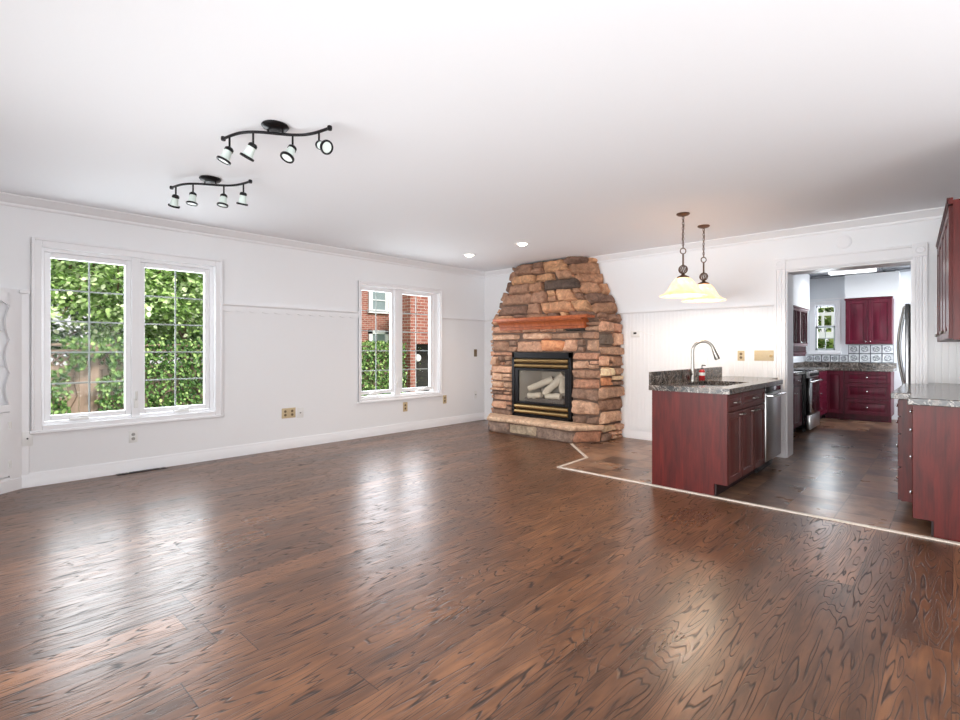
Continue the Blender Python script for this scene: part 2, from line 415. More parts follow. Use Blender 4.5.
# threshold strip
def ribbon(pts, w, z0, z1):
    P = [Vector(p) for p in pts]; L_, R_ = [], []
    for k, p in enumerate(P):
        t0 = (p - P[k - 1]).normalized() if k else (P[1] - p).normalized(); t1 = (P[k + 1] - p).normalized() if k < len(P) - 1 else t0
        n0, n1 = Vector((-t0.y, t0.x)), Vector((-t1.y, t1.x)); m = (n0 + n1).normalized(); m *= w / 2 / max(0.3, m.dot(n0))
        L_.append(tuple(p + m)); R_.append(tuple(p - m))
    return MB().prism(L_ + R_[::-1], z0, z1)
struct(ribbon([(2.43, -0.96), (3.02, -1.555), (3.05, -2.165), (6.41, -2.185)], 0.03, 0.0, 0.009).build('trim_1', 'strip'))

# crown moulding, baseboards, picture rails
CP = [(0, H), (0.085, H), (0.085, H - 0.012), (0.07, H - 0.02), (0.045, H - 0.05), (0.018, H - 0.068), (0.018, H - 0.085), (0.01, H - 0.095), (0, H - 0.095)]
struct(MB().prism(CP, -7.3, 0.0, 'y').build('trim_2', 'trim'))
struct(MB().prism([(-a, z) for a, z in CP], 0.0, 6.42, 'x').build('trim_3', 'trim'))
BP = [(0, 0), (0.018, 0), (0.018, 0.092), (0.012, 0.1), (0.012, 0.108), (0.006, 0.125), (0, 0.125)]
struct(MB().prism(BP, -6.13, 0.0, 'y').build('baseboard_left', 'trim'))
struct(MB().prism([(-a, z) for a, z in BP], 0.0, 0.66, 'x').prism([(-a, z) for a, z in BP], 2.68, 4.04, 'x').build('baseboard_far', 'trim'))
RP = [(0, 1.735), (0.012, 1.735), (0.022, 1.75), (0.03, 1.755), (0.03, 1.768), (0, 1.768)]
rail = MB()
for a, c in ((-4.414, -2.612), (-1.043, 0.0)): rail.prism(RP, a, c, 'y')
struct(rail.build('trim_4', 'trim'))
struct(MB().prism([(-a, z) for a, z in RP], 0.0, 0.64, 'x').prism([(-a, z) for a, z in RP], 2.3, 4.565, 'x').build('trim_5', 'trim'))
# scalloped apron under the rail between the windows
sc = [(-4.414, 1.737), (-2.612, 1.737)]
N = 96
for i in range(N + 1):
    y = -2.612 - (4.414 - 2.612) * i / N
    sc.append((y, 1.682 - 0.013 * abs(math.sin(PI * 12 * i / N)) ** 0.8 + 0.006))
struct(MB().prism(sc, 0.0, 0.016, 'x').build('trim_6', 'wall'))
# beadboard
def beadboard(x0, x1, z0, z1, name):
    pts = [(x0, 0.0)]; x = x0; pitch = 0.052
    pts.append((x0, -0.012))
    while x + pitch < x1:
        x += pitch; pts += [(x - 0.005, -0.012), (x - 0.002, -0.0075), (x + 0.002, -0.0075), (x + 0.005, -0.012)]
    pts += [(x1, -0.012), (x1, 0.0)]
    return struct(MB().prism(pts, z0, z1).build(name, 'wall', angle=20))
beadboard(2.68, 4.565, 0.12, 1.737, 'wall_panelling')
beadboard(5.895, 6.42, 0.12, 1.737, 'wall_panelling.001')

# door casing with corner blocks and fluted pilasters
def casing(name, x0, x1):
    b = MB(); w = x1 - x0
    pts = [(x0, 0), (x0, -0.026)]
    for k in range(3):
        c = x0 + w * (0.27 + 0.23 * k); pts += [(c - 0.009, -0.026), (c - 0.005, -0.016), (c + 0.005, -0.016), (c + 0.009, -0.026)]
    pts += [(x1, -0.026), (x1, 0)]
    b.prism(pts, 0.2, DZ + 0.02)
    b.box(x0 - 0.006, x1 + 0.006, -0.038, 0, 0.003, 0.2, 0.004)
    b.box(x0 - 0.004, x1 + 0.004, -0.036, 0, DZ + 0.02, DZ + 0.15, 0.004)
    b.torus(((x0 + x1) / 2, -0.036, DZ + 0.085), 0.034, 0.006, Matrix.Rotation(PI / 2, 3, 'X'))
    b.lathe([(0.012, 0), (0.012, 0.006), (0, 0.01)], ((x0 + x1) / 2, -0.036, DZ + 0.085), 12, mat=Matrix.Rotation(PI / 2, 3, 'X'))
    return struct(b.build(name, 'trim', angle=20))
casing('trim_7', 4.567, 4.68); casing('trim_8', 5.785, 5.895)
b = MB().box(4.684, 5.781, -0.024, 0, DZ + 0.0, DZ + 0.13, 0.004).box(4.684, 5.781, -0.04, 0, DZ + 0.115, DZ + 0.14, 0.004).box(4.684, 5.781, -0.03, 0, DZ + 0.012, DZ + 0.028, 0.003)
struct(b.build('trim_9', 'trim'))
# jamb lining of the opening
b = MB().box(DX0, DX0 + 0.015, 0, 0.29, 0.003, DZ - 0.015).box(DX1 - 0.015, DX1, 0, 0.29, 0.003, DZ - 0.015).box(DX0, DX1, 0, 0.29, DZ - 0.015, DZ)
struct(b.build('trim_10', 'trim'))

# ------------------------------------------------------------------ windows of the left wall
def casement_window(name, y0, y1, z0, z1, oy0, oy1, oz0, oz1, p):
    """y0..y1 z0..z1 the hole, oy.. the outer edge of the casing, p the four pane edges along y and the two heights"""
    r = bpy.data.objects.new(name, None); COL.objects.link(r); c = ((0, (y0 + y1) / 2, z0)); r.location = c
    MW[r] = Matrix.Translation(c); struct(r)
    b = MB(); t = 0.02
    for (a, d, e, f) in ((oy0, y0, oz0, oz1), (y1, oy1, oz0, oz1)):
        b.box(0, t, a, d, e, f, 0.004); m = (a + d) / 2; b.box(0, t + 0.01, a if a == oy0 else d - 0.022, a + 0.022 if a == oy0 else d, e, f, 0.004)
    b.box(0, t, y0, y1, z1, oz1, 0.004); b.box(0, t + 0.01, oy0 + 0.022, oy1 - 0.022, oz1 - 0.022, oz1, 0.004)
    b.box(0, t, y0, y1, oz0 + 0.01, z0, 0.004); b.box(0, 0.035, oy0 - 0.012, oy1 + 0.012, oz0 - 0.012, oz0 + 0.014, 0.005)
    b.build('window_casing', 'trim', r, world=True)
    b = MB(); X0, X1 = -0.12, -0.035
    b.box(X0, X1, y0, p[0] - 0.048, z0, z1).box(X0, X1, p[3] + 0.048, y1, z0, z1)
    b.box(X0, X1 - 0.002, p[0] - 0.048, p[3] + 0.048, z1 - 0.03, z1).box(X0, X1 - 0.002, p[0] - 0.048, p[3] + 0.048, z0, z0 + 0.025)
    b.box(X0, X1 + 0.012, p[1] + 0.048, p[2] - 0.048, z0, z1, 0.004)
    b.build('window_frame', 'trim', r, world=True)
    for a, d in ((p[0], p[1]), (p[2], p[3])):
        zb, zt = p[4], p[5]; s = 0.048; b = MB()
        xs = (-0.105, -0.05)
        b.box(*xs, a - s, a, zb - s, zt + s, 0.004).box(*xs, d, d + s, zb - s, zt + s, 0.004)
        b.box(*xs, a, d, zt, zt + s, 0.004).box(*xs, a, d, zb - s, zb, 0.004)
        sash = b.build('sash', 'trim', r, world=True)
        b = MB().box(-0.082, -0.078, a, d, zb, zt); b.build('pane', 'glass', sash, world=True)
        b = MB(); b.box(-0.077, -0.066, (a + d) / 2 - 0.007, (a + d) / 2 + 0.007, zb, zt, 0.003)
        for k in range(1, 5):
            z = zb + (zt - zb) * k / 5; b.box(-0.077, -0.0665, a, d, z - 0.007, z + 0.007, 0.003)
        b.build('muntin', 'muntin', sash, world=True)
        # crank operator and cam lock
        yc = a + (d - a) * (0.36 if d < (y0 + y1) / 2 else 0.58)
        b = MB().box(-0.05, -0.012, yc - 0.075, yc + 0.075, zb - s - 0.012, zb - s + 0.012, 0.006, 2)
        b.tube([(-0.03, yc - 0.02, zb - s + 0.012), (-0.022, yc, zb - s + 0.024), (-0.022, yc + 0.06, zb - s + 0.02), (-0.022, yc + 0.075, zb - s + 0.03)], 0.006)
        b.build('crank', 'white_plastic', r, world=True)
        yl = d + s + 0.03 if d < (y0 + y1) / 2 else a - s - 0.03
        b = MB().box(-0.04, -0.008, yl - 0.012, yl + 0.012, zb + 0.02, zb + 0.12, 0.004).tube([(-0.01, yl, zb + 0.10), (0.008, yl, zb + 0.12), (0.008, yl, zb + 0.19)], 0.007)
        b.build('lock_handle', 'white_plastic', r, world=True)
    return r
M['muntin'] = plain('window_grille', srgb(176, 184, 182), 0.4)
casement_window('window_1', W1[0], W1[1], W1[2], W1[3], -6.05, -4.414, 0.487, 2.255, (-5.907, -5.326, -5.156, -4.579, 0.625, 2.095))
casement_window('window_2', W2[0], W2[1], W2[2], W2[3], -2.615, -1.04, 0.495, 2.205, (-2.523, -1.999, -1.792, -1.227, 0.645, 2.085))
# plain frames of guessed glazed openings, added to let in fill light
b = MB()
for x in (2.2, 4.6, 6.94): b.box(x, x + 0.06, -7.46, -7.4, 0.05, 2.35)
b.box(2.2, 7.0, -7.46, -7.4, 0.05, 0.12).box(2.2, 7.0, -7.46, -7.4, 2.29, 2.35)
struct(b.build('added_window_3', 'trim'))
b = MB()
for y in (-6.6, -4.93, -3.26): b.box(8.5, 8.56, y, y + 0.06, 0.05, 2.35)
b.box(8.5, 8.56, -6.6, -3.2, 0.05, 0.12).box(8.5, 8.56, -6.6, -3.2, 2.29, 2.35)
struct(b.build('added_window_4', 'trim'))

# pilaster strip at the end of the left wall
struct(MB().box(0, 0.014, -6.125, -6.062, 0.12, 1.74, 0.003).box(0, 0.03, -6.13, -6.055, 1.74, 1.775, 0.004).build('trim_11', 'trim'))

# ------------------------------------------------------------------ corner cabinet
cc = thing('corner_cabinet', 'white built-in corner cabinet with scalloped open niche beside the large window', 'cabinet', (0.25, -6.7, 0))
A0 = Vector((0.004, -6.125)); dr = Vector((0.59, -0.807)).normalized(); nn = Vector((0.807, 0.59)); LEN = 1.05
def cp(u, d=0.0):
    q = A0 + dr * u + nn * d; return (q.x, q.y)
e = cp(LEN)
MB().prism([cp(0.0, -0.012), cp(LEN, -0.012), (e[0], -7.358), (0.004, -7.358)], 0.0, 0.74).prism([cp(0.0, -0.01), cp(LEN, -0.01), (e[0], -7.358), (0.004, -7.358)], 1.735, 1.775) \
    .prism([(0.004, -6.2), (0.03, -6.2), (0.03, -7.358), (0.004, -7.358)], 0.74, 1.735).prism([(0.03, -7.358), (0.03, -7.33), (e[0], -7.33), (e[0], -7.358)], 0.74, 1.735) \
    .prism([cp(LEN, -0.01), cp(LEN - 0.03, -0.01), (e[0] - 0.03, -7.34), (e[0], -7.34)], 0.74, 1.735).build('carcass', 'trim', cc, world=True)
def face_pt(u, z, d): x, y = cp(u, d); return (x, y, z)
# scalloped face frame, thickness 18 mm
outer = [(0.0, 0.12), (LEN, 0.12), (LEN, 1.735), (0.0, 1.735)]
def scal(u, z0, z1, n, sgn):
    out = []
    for i in range(n * 8 + 1):
        t = i / (n * 8); out.append((u + sgn * (0.035 * abs(math.sin(PI * n * t)) - 0.0), z0 + (z1 - z0) * t))
    return out
b = MB()
def strip(poly, d0, d1):
    n = len(poly)
    V, F = b.faces([face_pt(u, z, d0) for u, z in poly] + [face_pt(u, z, d1) for u, z in poly], [tuple(range(n))[::-1], tuple(range(n, 2 * n))] + [(i, (i + 1) % n, n + (i + 1) % n, n + i) for i in range(n)])
    bmesh.ops.recalc_face_normals(b.bm, faces=F)
strip([(0.0, 0.12), (0.0, 1.735), (0.12, 1.735)] + scal(0.10, 0.74, 1.62, 3, 1)[::-1] + [(0.10, 0.12)], 0.0, 0.018)
strip([(LEN, 0.12), (LEN, 1.735), (LEN - 0.12, 1.735)] + scal(LEN - 0.10, 0.74, 1.62, 3, -1)[::-1] + [(LEN - 0.10, 0.12)], 0.0, 0.018)
top = [(0.1 + (LEN - 0.2) * i / 48, 1.62 + 0.045 * abs(math.sin(PI * 4 * i / 48))) for i in range(49)]
strip([(0.1, 1.735)] + top + [(LEN - 0.1, 1.735)], 0.0, 0.018)
strip([(0.1, 0.70), (LEN - 0.1, 0.70), (LEN - 0.1, 0.76), (0.1, 0.76)], 0.0, 0.03)
b.build('face_frame', 'trim', cc, world=True)
for z in (1.08, 1.40):
    MB().prism([cp(0.03, -0.02), cp(LEN - 0.035, -0.02), (e[0] - 0.035, -7.33), (0.03, -7.33)], z, z + 0.02).build('shelf', 'trim', cc, world=True)
for u0, u1 in ((0.10, 0.525), (0.525, 0.95)):
    b = MB(); strip([(u0, 0.14), (u1 - 0.004, 0.14), (u1 - 0.004, 0.695), (u0, 0.695)], 0.001, 0.02); strip([(u0 + 0.06, 0.2), (u1 - 0.064, 0.2), (u1 - 0.064, 0.635), (u0 + 0.06, 0.635)], 0.02, 0.025)
    d = b.build('door', 'trim', cc, world=True)
    for z in (0.24, 0.58):
        b = MB(); hu = u0 + 0.004 if u0 < 0.3 else u1 - 0.008
        strip([(hu - 0.012, z - 0.03), (hu + 0.012, z - 0.03), (hu + 0.012, z + 0.03), (hu - 0.012, z + 0.03)], 0.02, 0.027); b.cyl(face_pt(hu, z - 0.034, 0.027), face_pt(hu, z + 0.034, 0.027), 0.005, seg=8)
        b.build('hinge', 'white_plastic', d, world=True)
b = MB(); strip([(0.0, 0.0), (LEN, 0.0), (LEN, 0.1), (0.0, 0.1)], 0.0, 0.02); strip([(0.0, 0.1), (LEN, 0.1), (LEN, 0.125), (0.0, 0.125)], 0.0, 0.012); b.build('base_molding', 'trim', cc, world=True)

# ------------------------------------------------------------------ cabinet fronts
def door_mesh(w, h, st=0.055, t=0.02, raised=True):
    """raised-panel front in the XZ plane, lower left corner at the origin, facing -Y"""
    b = MB()
    rings = [(0.0, 0.0), (0.0, -t + 0.003), (0.003, -t), (st, -t), (st + 0.006, -t + 0.009)]
    if raised: rings += [(st + 0.014, -t + 0.009), (st + 0.034, -t + 0.003)]
    vs = []
    for i, y in rings: vs += [(i, y, i), (w - i, y, i), (w - i, y, h - i), (i, y, h - i)]
    fs = [(0, 3, 2, 1)]; n = len(rings)
    for k in range(n - 1):
        for j in range(4): fs.append((k * 4 + j, k * 4 + (j + 1) % 4, (k + 1) * 4 + (j + 1) % 4, (k + 1) * 4 + j))
    q = (n - 1) * 4; fs.append((q, q + 1, q + 2, q + 3))
    V, F = b.faces(vs, fs); bmesh.ops.recalc_face_normals(b.bm, faces=F)
    return b
def place(b, x, y, z): bmesh.ops.translate(b.bm, vec=(x, y, z), verts=b.bm.verts); return b
def knob_mesh(x, y, z, r=0.014):
    return MB().lathe([(0, 0), (0.006, 0), (0.005, 0.01), (r * 0.8, 0.014), (r, 0.02), (r * 0.75, 0.027), (0, 0.029)], (x, y, z), 14, mat=Matrix.Rotation(PI / 2, 3, 'X'))
def pull_mesh(x, y, z, w=0.09):
    h = w / 2
    return MB().tube([(x - h, y, z), (x - h, y - 0.018, z), (x - h + 0.008, y - 0.027, z), (x, y - 0.03, z), (x + h - 0.008, y - 0.027, z), (x + h, y - 0.018, z), (x + h, y, z)], 0.006, 10)
def front(parent, kind, x, z, w, h, mat, hw=None, hx=0.5, hz=0.5, hmat='nickel', st=0.055, g=0.002):
    d = place(door_mesh(w - 2 * g, h - 2 * g, min(st, h * 0.25)), x + g, 0, z + g).build(kind, mat, parent, angle=25)
    if hw:
        px, pz = x + w * hx, z + h * hz; yy = -0.02 if st and (abs(hz - 0.5) > 0.3 or abs(hx - .5) > .3) else -0.017
        (knob_mesh(px, yy, pz) if hw == 'knob' else pull_mesh(px, yy, pz)).build('knob' if hw == 'knob' else 'handle', hmat, d)
    return d

# ------------------------------------------------------------------ sink peninsula
R90 = PI / 2
pen = thing('base_cabinet', 'dark cherry sink cabinet ending the peninsula under the pendant lamps', 'cabinet', (4.695, -2.135, 0.003), R90)
MB().box(0.0, 1.12, 0.0, 0.615, 0.10, 0.52).box(0, 0.06, 0, 0.615, 0.52, 0.865).box(1.06, 1.12, 0, 0.615, 0.52, 0.865).box(0.06, 1.06, 0, 0.02, 0.52, 0.865).box(0.06, 1.06, 0.595, 0.615, 0.52, 0.865).build('carcass', 'cherry_frame', pen)
MB().prism([(-0.018, 0.105), (0.088, 0.105), (0.088, 0.0), (0.632, 0.0), (0.632, 0.866), (-0.018, 0.866)], -0.018, 0.0, 'x', 0.0015).build('end_panel', 'cherry', pen)
MB().box(0.0, 1.72, 0.615, 0.632, 0.0, 0.865).build('back_panel', 'cherry', pen)
MB().box(0.0, 1.12, 0.075, 0.095, 0.0, 0.10).build('toe_kick', 'toe', pen)
for (x0, x1, hx) in ((0.0, 0.385, 0.88), (0.385, 0.752, 0.88), (0.752, 1.118, 0.12)):
    front(pen, 'door', x0, 0.105, x1 - x0, 0.60, 'cherry_frame', 'pull', hx if x0 < 0.3 or x0 > .7 else 0.86, 0.945)
front(pen, 'drawer', 0.0, 0.712, 0.385, 0.145, 'cherry_frame', 'pull', 0.5, 0.5)
front(pen, 'drawer', 0.385, 0.712, 0.733, 0.145, 'cherry_frame', 'pull', 0.5, 0.5)
MB().box(1.725, 2.12, 0.11, 0.632, 0.0, 0.865).build('filler_panel', 'trim', pen)

dw = thing('dishwasher', 'stainless steel dishwasher built into the peninsula beside the doorway', 'dishwasher', (4.695, -1.012, 0.003), R90)
MB().box(0.003, 0.597, 0.0, 0.56, 0.10, 0.86).build('tub', 'black_plastic', dw)
ddr = MB().box(0.006, 0.594, -0.028, 0.0, 0.115, 0.80, 0.008, 2).build('door', 'steel', dw)
MB().tube([(0.04, -0.028, 0.775), (0.04, -0.07, 0.775), (0.3, -0.078, 0.775), (0.56, -0.07, 0.775), (0.56, -0.028, 0.775)], 0.012, 12).build('handle', 'chrome', ddr)
MB().box(0.006, 0.594, -0.026, 0.0, 0.805, 0.858, 0.006, 2).build('control_panel', 'black_gloss', dw)
MB().box(0.003, 0.597, 0.055, 0.08, 0.0, 0.10).build('toe_kick', 'black_plastic', dw)

# worktop with a sink cut-out and upstand
ct = thing('countertop', 'speckled dark granite worktop with raised ledge on the sink peninsula', 'countertop', (4.4, -1.1, 0.869))
SX0, SX1, SY0, SY1 = 4.19, 4.60, -1.92, -1.11
b = MB(); Z0, Z1 = 0.869, 0.915
b.box(4.044, SX0, -2.178, -0.002, Z0, Z1).box(SX1, 4.738, -2.178, -0.41, Z0, Z1).box(SX0, SX1, -2.178, SY0, Z0, Z1).box(SX0, SX1, SY1, -0.41, Z0, Z1).box(SX0, 4.6, -0.41, -0.002, Z0, Z1)
bmesh.ops.remove_doubles(b.bm, verts=b.bm.verts, dist=1e-5)
b.build('slab', 'granite', ct, world=True, angle=30)
MB().box(4.044, 4.066, -2.178, -0.235, Z1, 1.035, 0.003).build('upstand', 'granite', ct, world=True)
sk = thing('sink', 'undermount steel sink set in the granite peninsula worktop', 'sink', ((SX0 + SX1) / 2, (SY0 + SY1) / 2, 0.66))
b = MB(); t = 0.004
def basin(y0, y1):
    b.box(SX0 - 0.006, SX1 + 0.006, y0, y1, 0.68, 0.684); b.box(SX0 - 0.008, SX0 - 0.002, y0, y1, 0.68, 0.868); b.box(SX1 + 0.002, SX1 + 0.008, y0, y1, 0.68, 0.868)
    b.box(SX0 - 0.006, SX1 + 0.006, y0, y0 + 0.006, 0.68, 0.868); b.box(SX0 - 0.006, SX1 + 0.006, y1 - 0.006, y1, 0.68, 0.868)
basin(SY0 - 0.008, SY0 + 0.5); basin(SY0 + 0.5, SY1 + 0.008)
b.build('bowl', 'steel', sk, world=True)
for yc in (SY0 + 0.25, SY0 + 0.66): MB().lathe([(0, 0), (0.04, 0), (0.045, 0.004), (0.03, 0.003), (0, 0.002)], ((SX0 + SX1) / 2, yc, 0.684), 20).build('drain', 'chrome', sk, world=True)

fc = thing('faucet', 'brushed gooseneck pull-down faucet standing behind the peninsula sink', 'faucet', (4.125, -1.33, 0.915))
b = MB().lathe([(0.0, 0), (0.033, 0), (0.034, 0.006), (0.03, 0.02), (0.026, 0.06), (0.0175, 0.13), (0.0155, 0.2)], (0, 0, 0), 24)
pts = [(0, 0, 0.13), (0, 0, 0.2), (0, 0, 0.31)]; Rr = 0.098; dv = Vector((0.93, 0.37, 0)).normalized()
for i in range(1, 13):
    a = PI * 0.93 * i / 12; q = dv * (Rr * (1 - math.cos(a))); pts.append((q.x, q.y, 0.31 + Rr * math.sin(a)))
b.tube(pts, 0.0145, 14); b.build('neck', 'nickel', fc)
q = Vector(pts[-1]); tdir = (q - Vector(pts[-2])).normalized()
MB().tube([q, q + tdir * 0.03, q + tdir * 0.10, q + tdir * 0.115], [0.016, 0.018, 0.026, 0.022], 16).build('spray_head', 'nickel', fc)
MB().tube([(0.0, -0.025, 0.07), (0.0, -0.045, 0.08), (0.0, -0.10, 0.12)], [0.011, 0.009, 0.007], 10).build('lever', 'nickel', fc)

sb = thing('soap_bottle', 'red soap pump bottle with black cap standing beside the faucet', 'bottle', (4.13, -1.08, 0.915))
MB().lathe([(0, 0), (0.027, 0), (0.031, 0.006), (0.031, 0.085), (0.028, 0.1), (0.018, 0.112), (0, 0.112)], (0, 0, 0), 20).build('bottle_body', 'soap_red', sb)
MB().lathe([(0.0316, 0.05), (0.0322, 0.05), (0.0322, 0.082), (0.0316, 0.082)], (0, 0, 0), 20, close=True).build('paper_label', 'white_plastic', sb)
MB().lathe([(0, 0.112), (0.014, 0.112), (0.014, 0.128), (0.005, 0.131), (0.005, 0.15), (0, 0.15)], (0, 0, 0), 14).tube([(0, 0, 0.15), (0.0, 0, 0.158), (0.03, 0.0, 0.156), (0.036, 0, 0.15)], 0.006, 8).build('pump', 'black_plastic', sb)

# ------------------------------------------------------------------ cabinets beside the viewer on the right
rb1 = thing('base_cabinet', 'cherry drawer cabinet with plain end panel standing near the wood floor edge', 'cabinet', (5.90, -1.70, 0.003), -R90)
MB().box(0.0, 0.425, 0.0, 0.515, 0.10, 0.865).build('carcass', 'cherry', rb1)
MB().prism([(-0.018, 0.105), (0.088, 0.105), (0.088, 0.0), (0.515, 0.0), (0.515, 0.866), (-0.018, 0.866)], 0.425, 0.443, 'x', 0.0015).box(0.443, 0.447, 0.155, 0.163, 0.0, 0.866).build('end_panel', 'cherry', rb1)
MB().box(0, 0.425, 0.075, 0.095, 0.0, 0.10).build('toe_kick', 'toe', rb1)
for z, h in ((0.105, 0.245), (0.355, 0.245), (0.605, 0.125), (0.735, 0.125)): front(rb1, 'drawer', 0.0, z, 0.425, h, 'cherry', 'knob', 0.5, 0.5, 'chrome')
rb2 = thing('base_cabinet', 'cherry drawer bank stepping forward beyond the plain end panel', 'cabinet', (5.795, -0.30, 0.003), -R90)
MB().box(0.0, 1.38, 0.0, 0.60, 0.10, 0.865).build('carcass', 'cherry', rb2)
MB().box(0, 1.38, 0.075, 0.095, 0.0, 0.10).build('toe_kick', 'toe', rb2)
for k in range(3):
    for z, h in ((0.105, 0.245), (0.355, 0.245), (0.605, 0.125), (0.735, 0.125)): front(rb2, 'drawer', 0.46 * k, z, 0.46, h, 'cherry', 'knob', 0.5, 0.5, 'chrome')
ct2 = MB().prism([(5.855, -2.168), (6.415, -2.168), (6.415, -0.002), (5.90, -0.002), (5.90, -0.27), (5.735, -0.27), (5.735, -1.72), (5.855, -1.72)], 0.869, 0.915, 'z', 0.004).build('countertop', 'granite')
tag(ct2, 'speckled granite worktop over the drawer cabinets by the beadboard wall', 'countertop')

phi = math.radians(2.76)
uc = thing('wall_cabinet', 'cherry wall cabinet hung high above the granite drawer cabinets', 'cabinet', (5.987, -0.16, 1.31), -R90 + phi)
iw = MW[uc].inverted()
def wl(x, y): q = iw @ Vector((x, y, 1.31)); return (q.x, q.y)
MB().prism([(0, 0), (1.93, 0), wl(6.417, -2.09), wl(6.417, -0.15)], 0.0, 0.90).build('carcass', 'cherry', uc)
MB().prism([(1.93, 0), (1.95, 0), wl(6.417, -2.11), wl(6.417, -2.09)], -0.006, 0.906).build('end_panel', 'cherry', uc)
MB().prism([(-0.0, 0), (1.956, 0.0), (1.956, -0.03), (0, -0.03)], 0.90, 0.92).prism([(0, 0), (1.956, 0), (1.956, -0.024), (0, -0.024)], 0.88, 0.90).build('crown_molding', 'cherry', uc)
for k in range(4): front(uc, 'door', 0.4825 * k, 0.0, 0.4825, 0.875, 'cherry', 'knob', 0.9 if k % 2 == 0 else 0.1, 0.06, 'nickel')

# ------------------------------------------------------------------ fireplace
fp = thing('fireplace', 'tan and brown fieldstone fireplace with tapered chimney breast and orange wood mantel', 'fireplace', (1.67, -0.5, 0))
FX0, FX1, FY = 0.70, 2.62, -0.56
BX0, BX1, BZ0, BZ1 = 1.125, 2.195, 0.235, 1.20
zS = 1.62
b = MB(); c = 0.0
b.prism([(FX0, -0.005), (FX0, FY + c), (BX0, FY + c), (BX0, -0.005)], 0, zS)
b.prism([(BX1, -0.005), (BX1, FY), (FX1, FY), (FX1 + 0.01, -0.005)], 0, zS)
b.box(BX0, BX1, FY, -0.005, 0, BZ0 - 0.02).box(BX0, BX1, FY, -0.005, BZ1, zS)
bot = [(FX0, -0.005, zS), (FX0, FY + 0.02, zS), (FX1 - 0.09, FY + 0.02, zS), (FX1 - 0.09, -0.005, zS)]
TOP = [(0.78, -0.005, 2.585), (1.07, -0.27, 2.585), (1.82, -0.27, 2.585), (2.12, -0.005, 2.585)]
b.faces(bot + TOP, [(0, 3, 2, 1), (4, 5, 6, 7), (0, 1, 5, 4), (1, 2, 6, 5), (2, 3, 7, 6), (3, 0, 4, 7)])
bmesh.ops.recalc_face_normals(b.bm, faces=b.bm.faces)
b.build('chimney_core', 'mortar', fp, world=True)

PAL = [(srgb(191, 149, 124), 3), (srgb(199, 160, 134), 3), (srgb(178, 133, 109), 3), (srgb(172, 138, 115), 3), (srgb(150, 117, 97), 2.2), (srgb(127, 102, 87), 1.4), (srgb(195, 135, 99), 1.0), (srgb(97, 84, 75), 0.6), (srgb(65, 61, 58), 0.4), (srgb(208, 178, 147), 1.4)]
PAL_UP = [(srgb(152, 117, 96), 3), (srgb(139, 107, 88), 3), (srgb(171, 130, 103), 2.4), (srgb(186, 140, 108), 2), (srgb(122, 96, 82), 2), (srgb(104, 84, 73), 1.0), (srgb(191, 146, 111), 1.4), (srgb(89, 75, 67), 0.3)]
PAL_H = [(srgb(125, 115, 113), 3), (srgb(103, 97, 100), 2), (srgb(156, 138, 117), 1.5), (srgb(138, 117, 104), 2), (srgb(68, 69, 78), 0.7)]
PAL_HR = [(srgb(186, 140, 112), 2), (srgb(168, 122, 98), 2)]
def pick(pal):
    t = random.random() * sum(w for _, w in pal)
    for c_, w in pal:
        t -= w
        if t <= 0: break
    k = random.uniform(0.88, 1.14); return (c_[0] * k, c_[1] * k, c_[2] * k, 1)
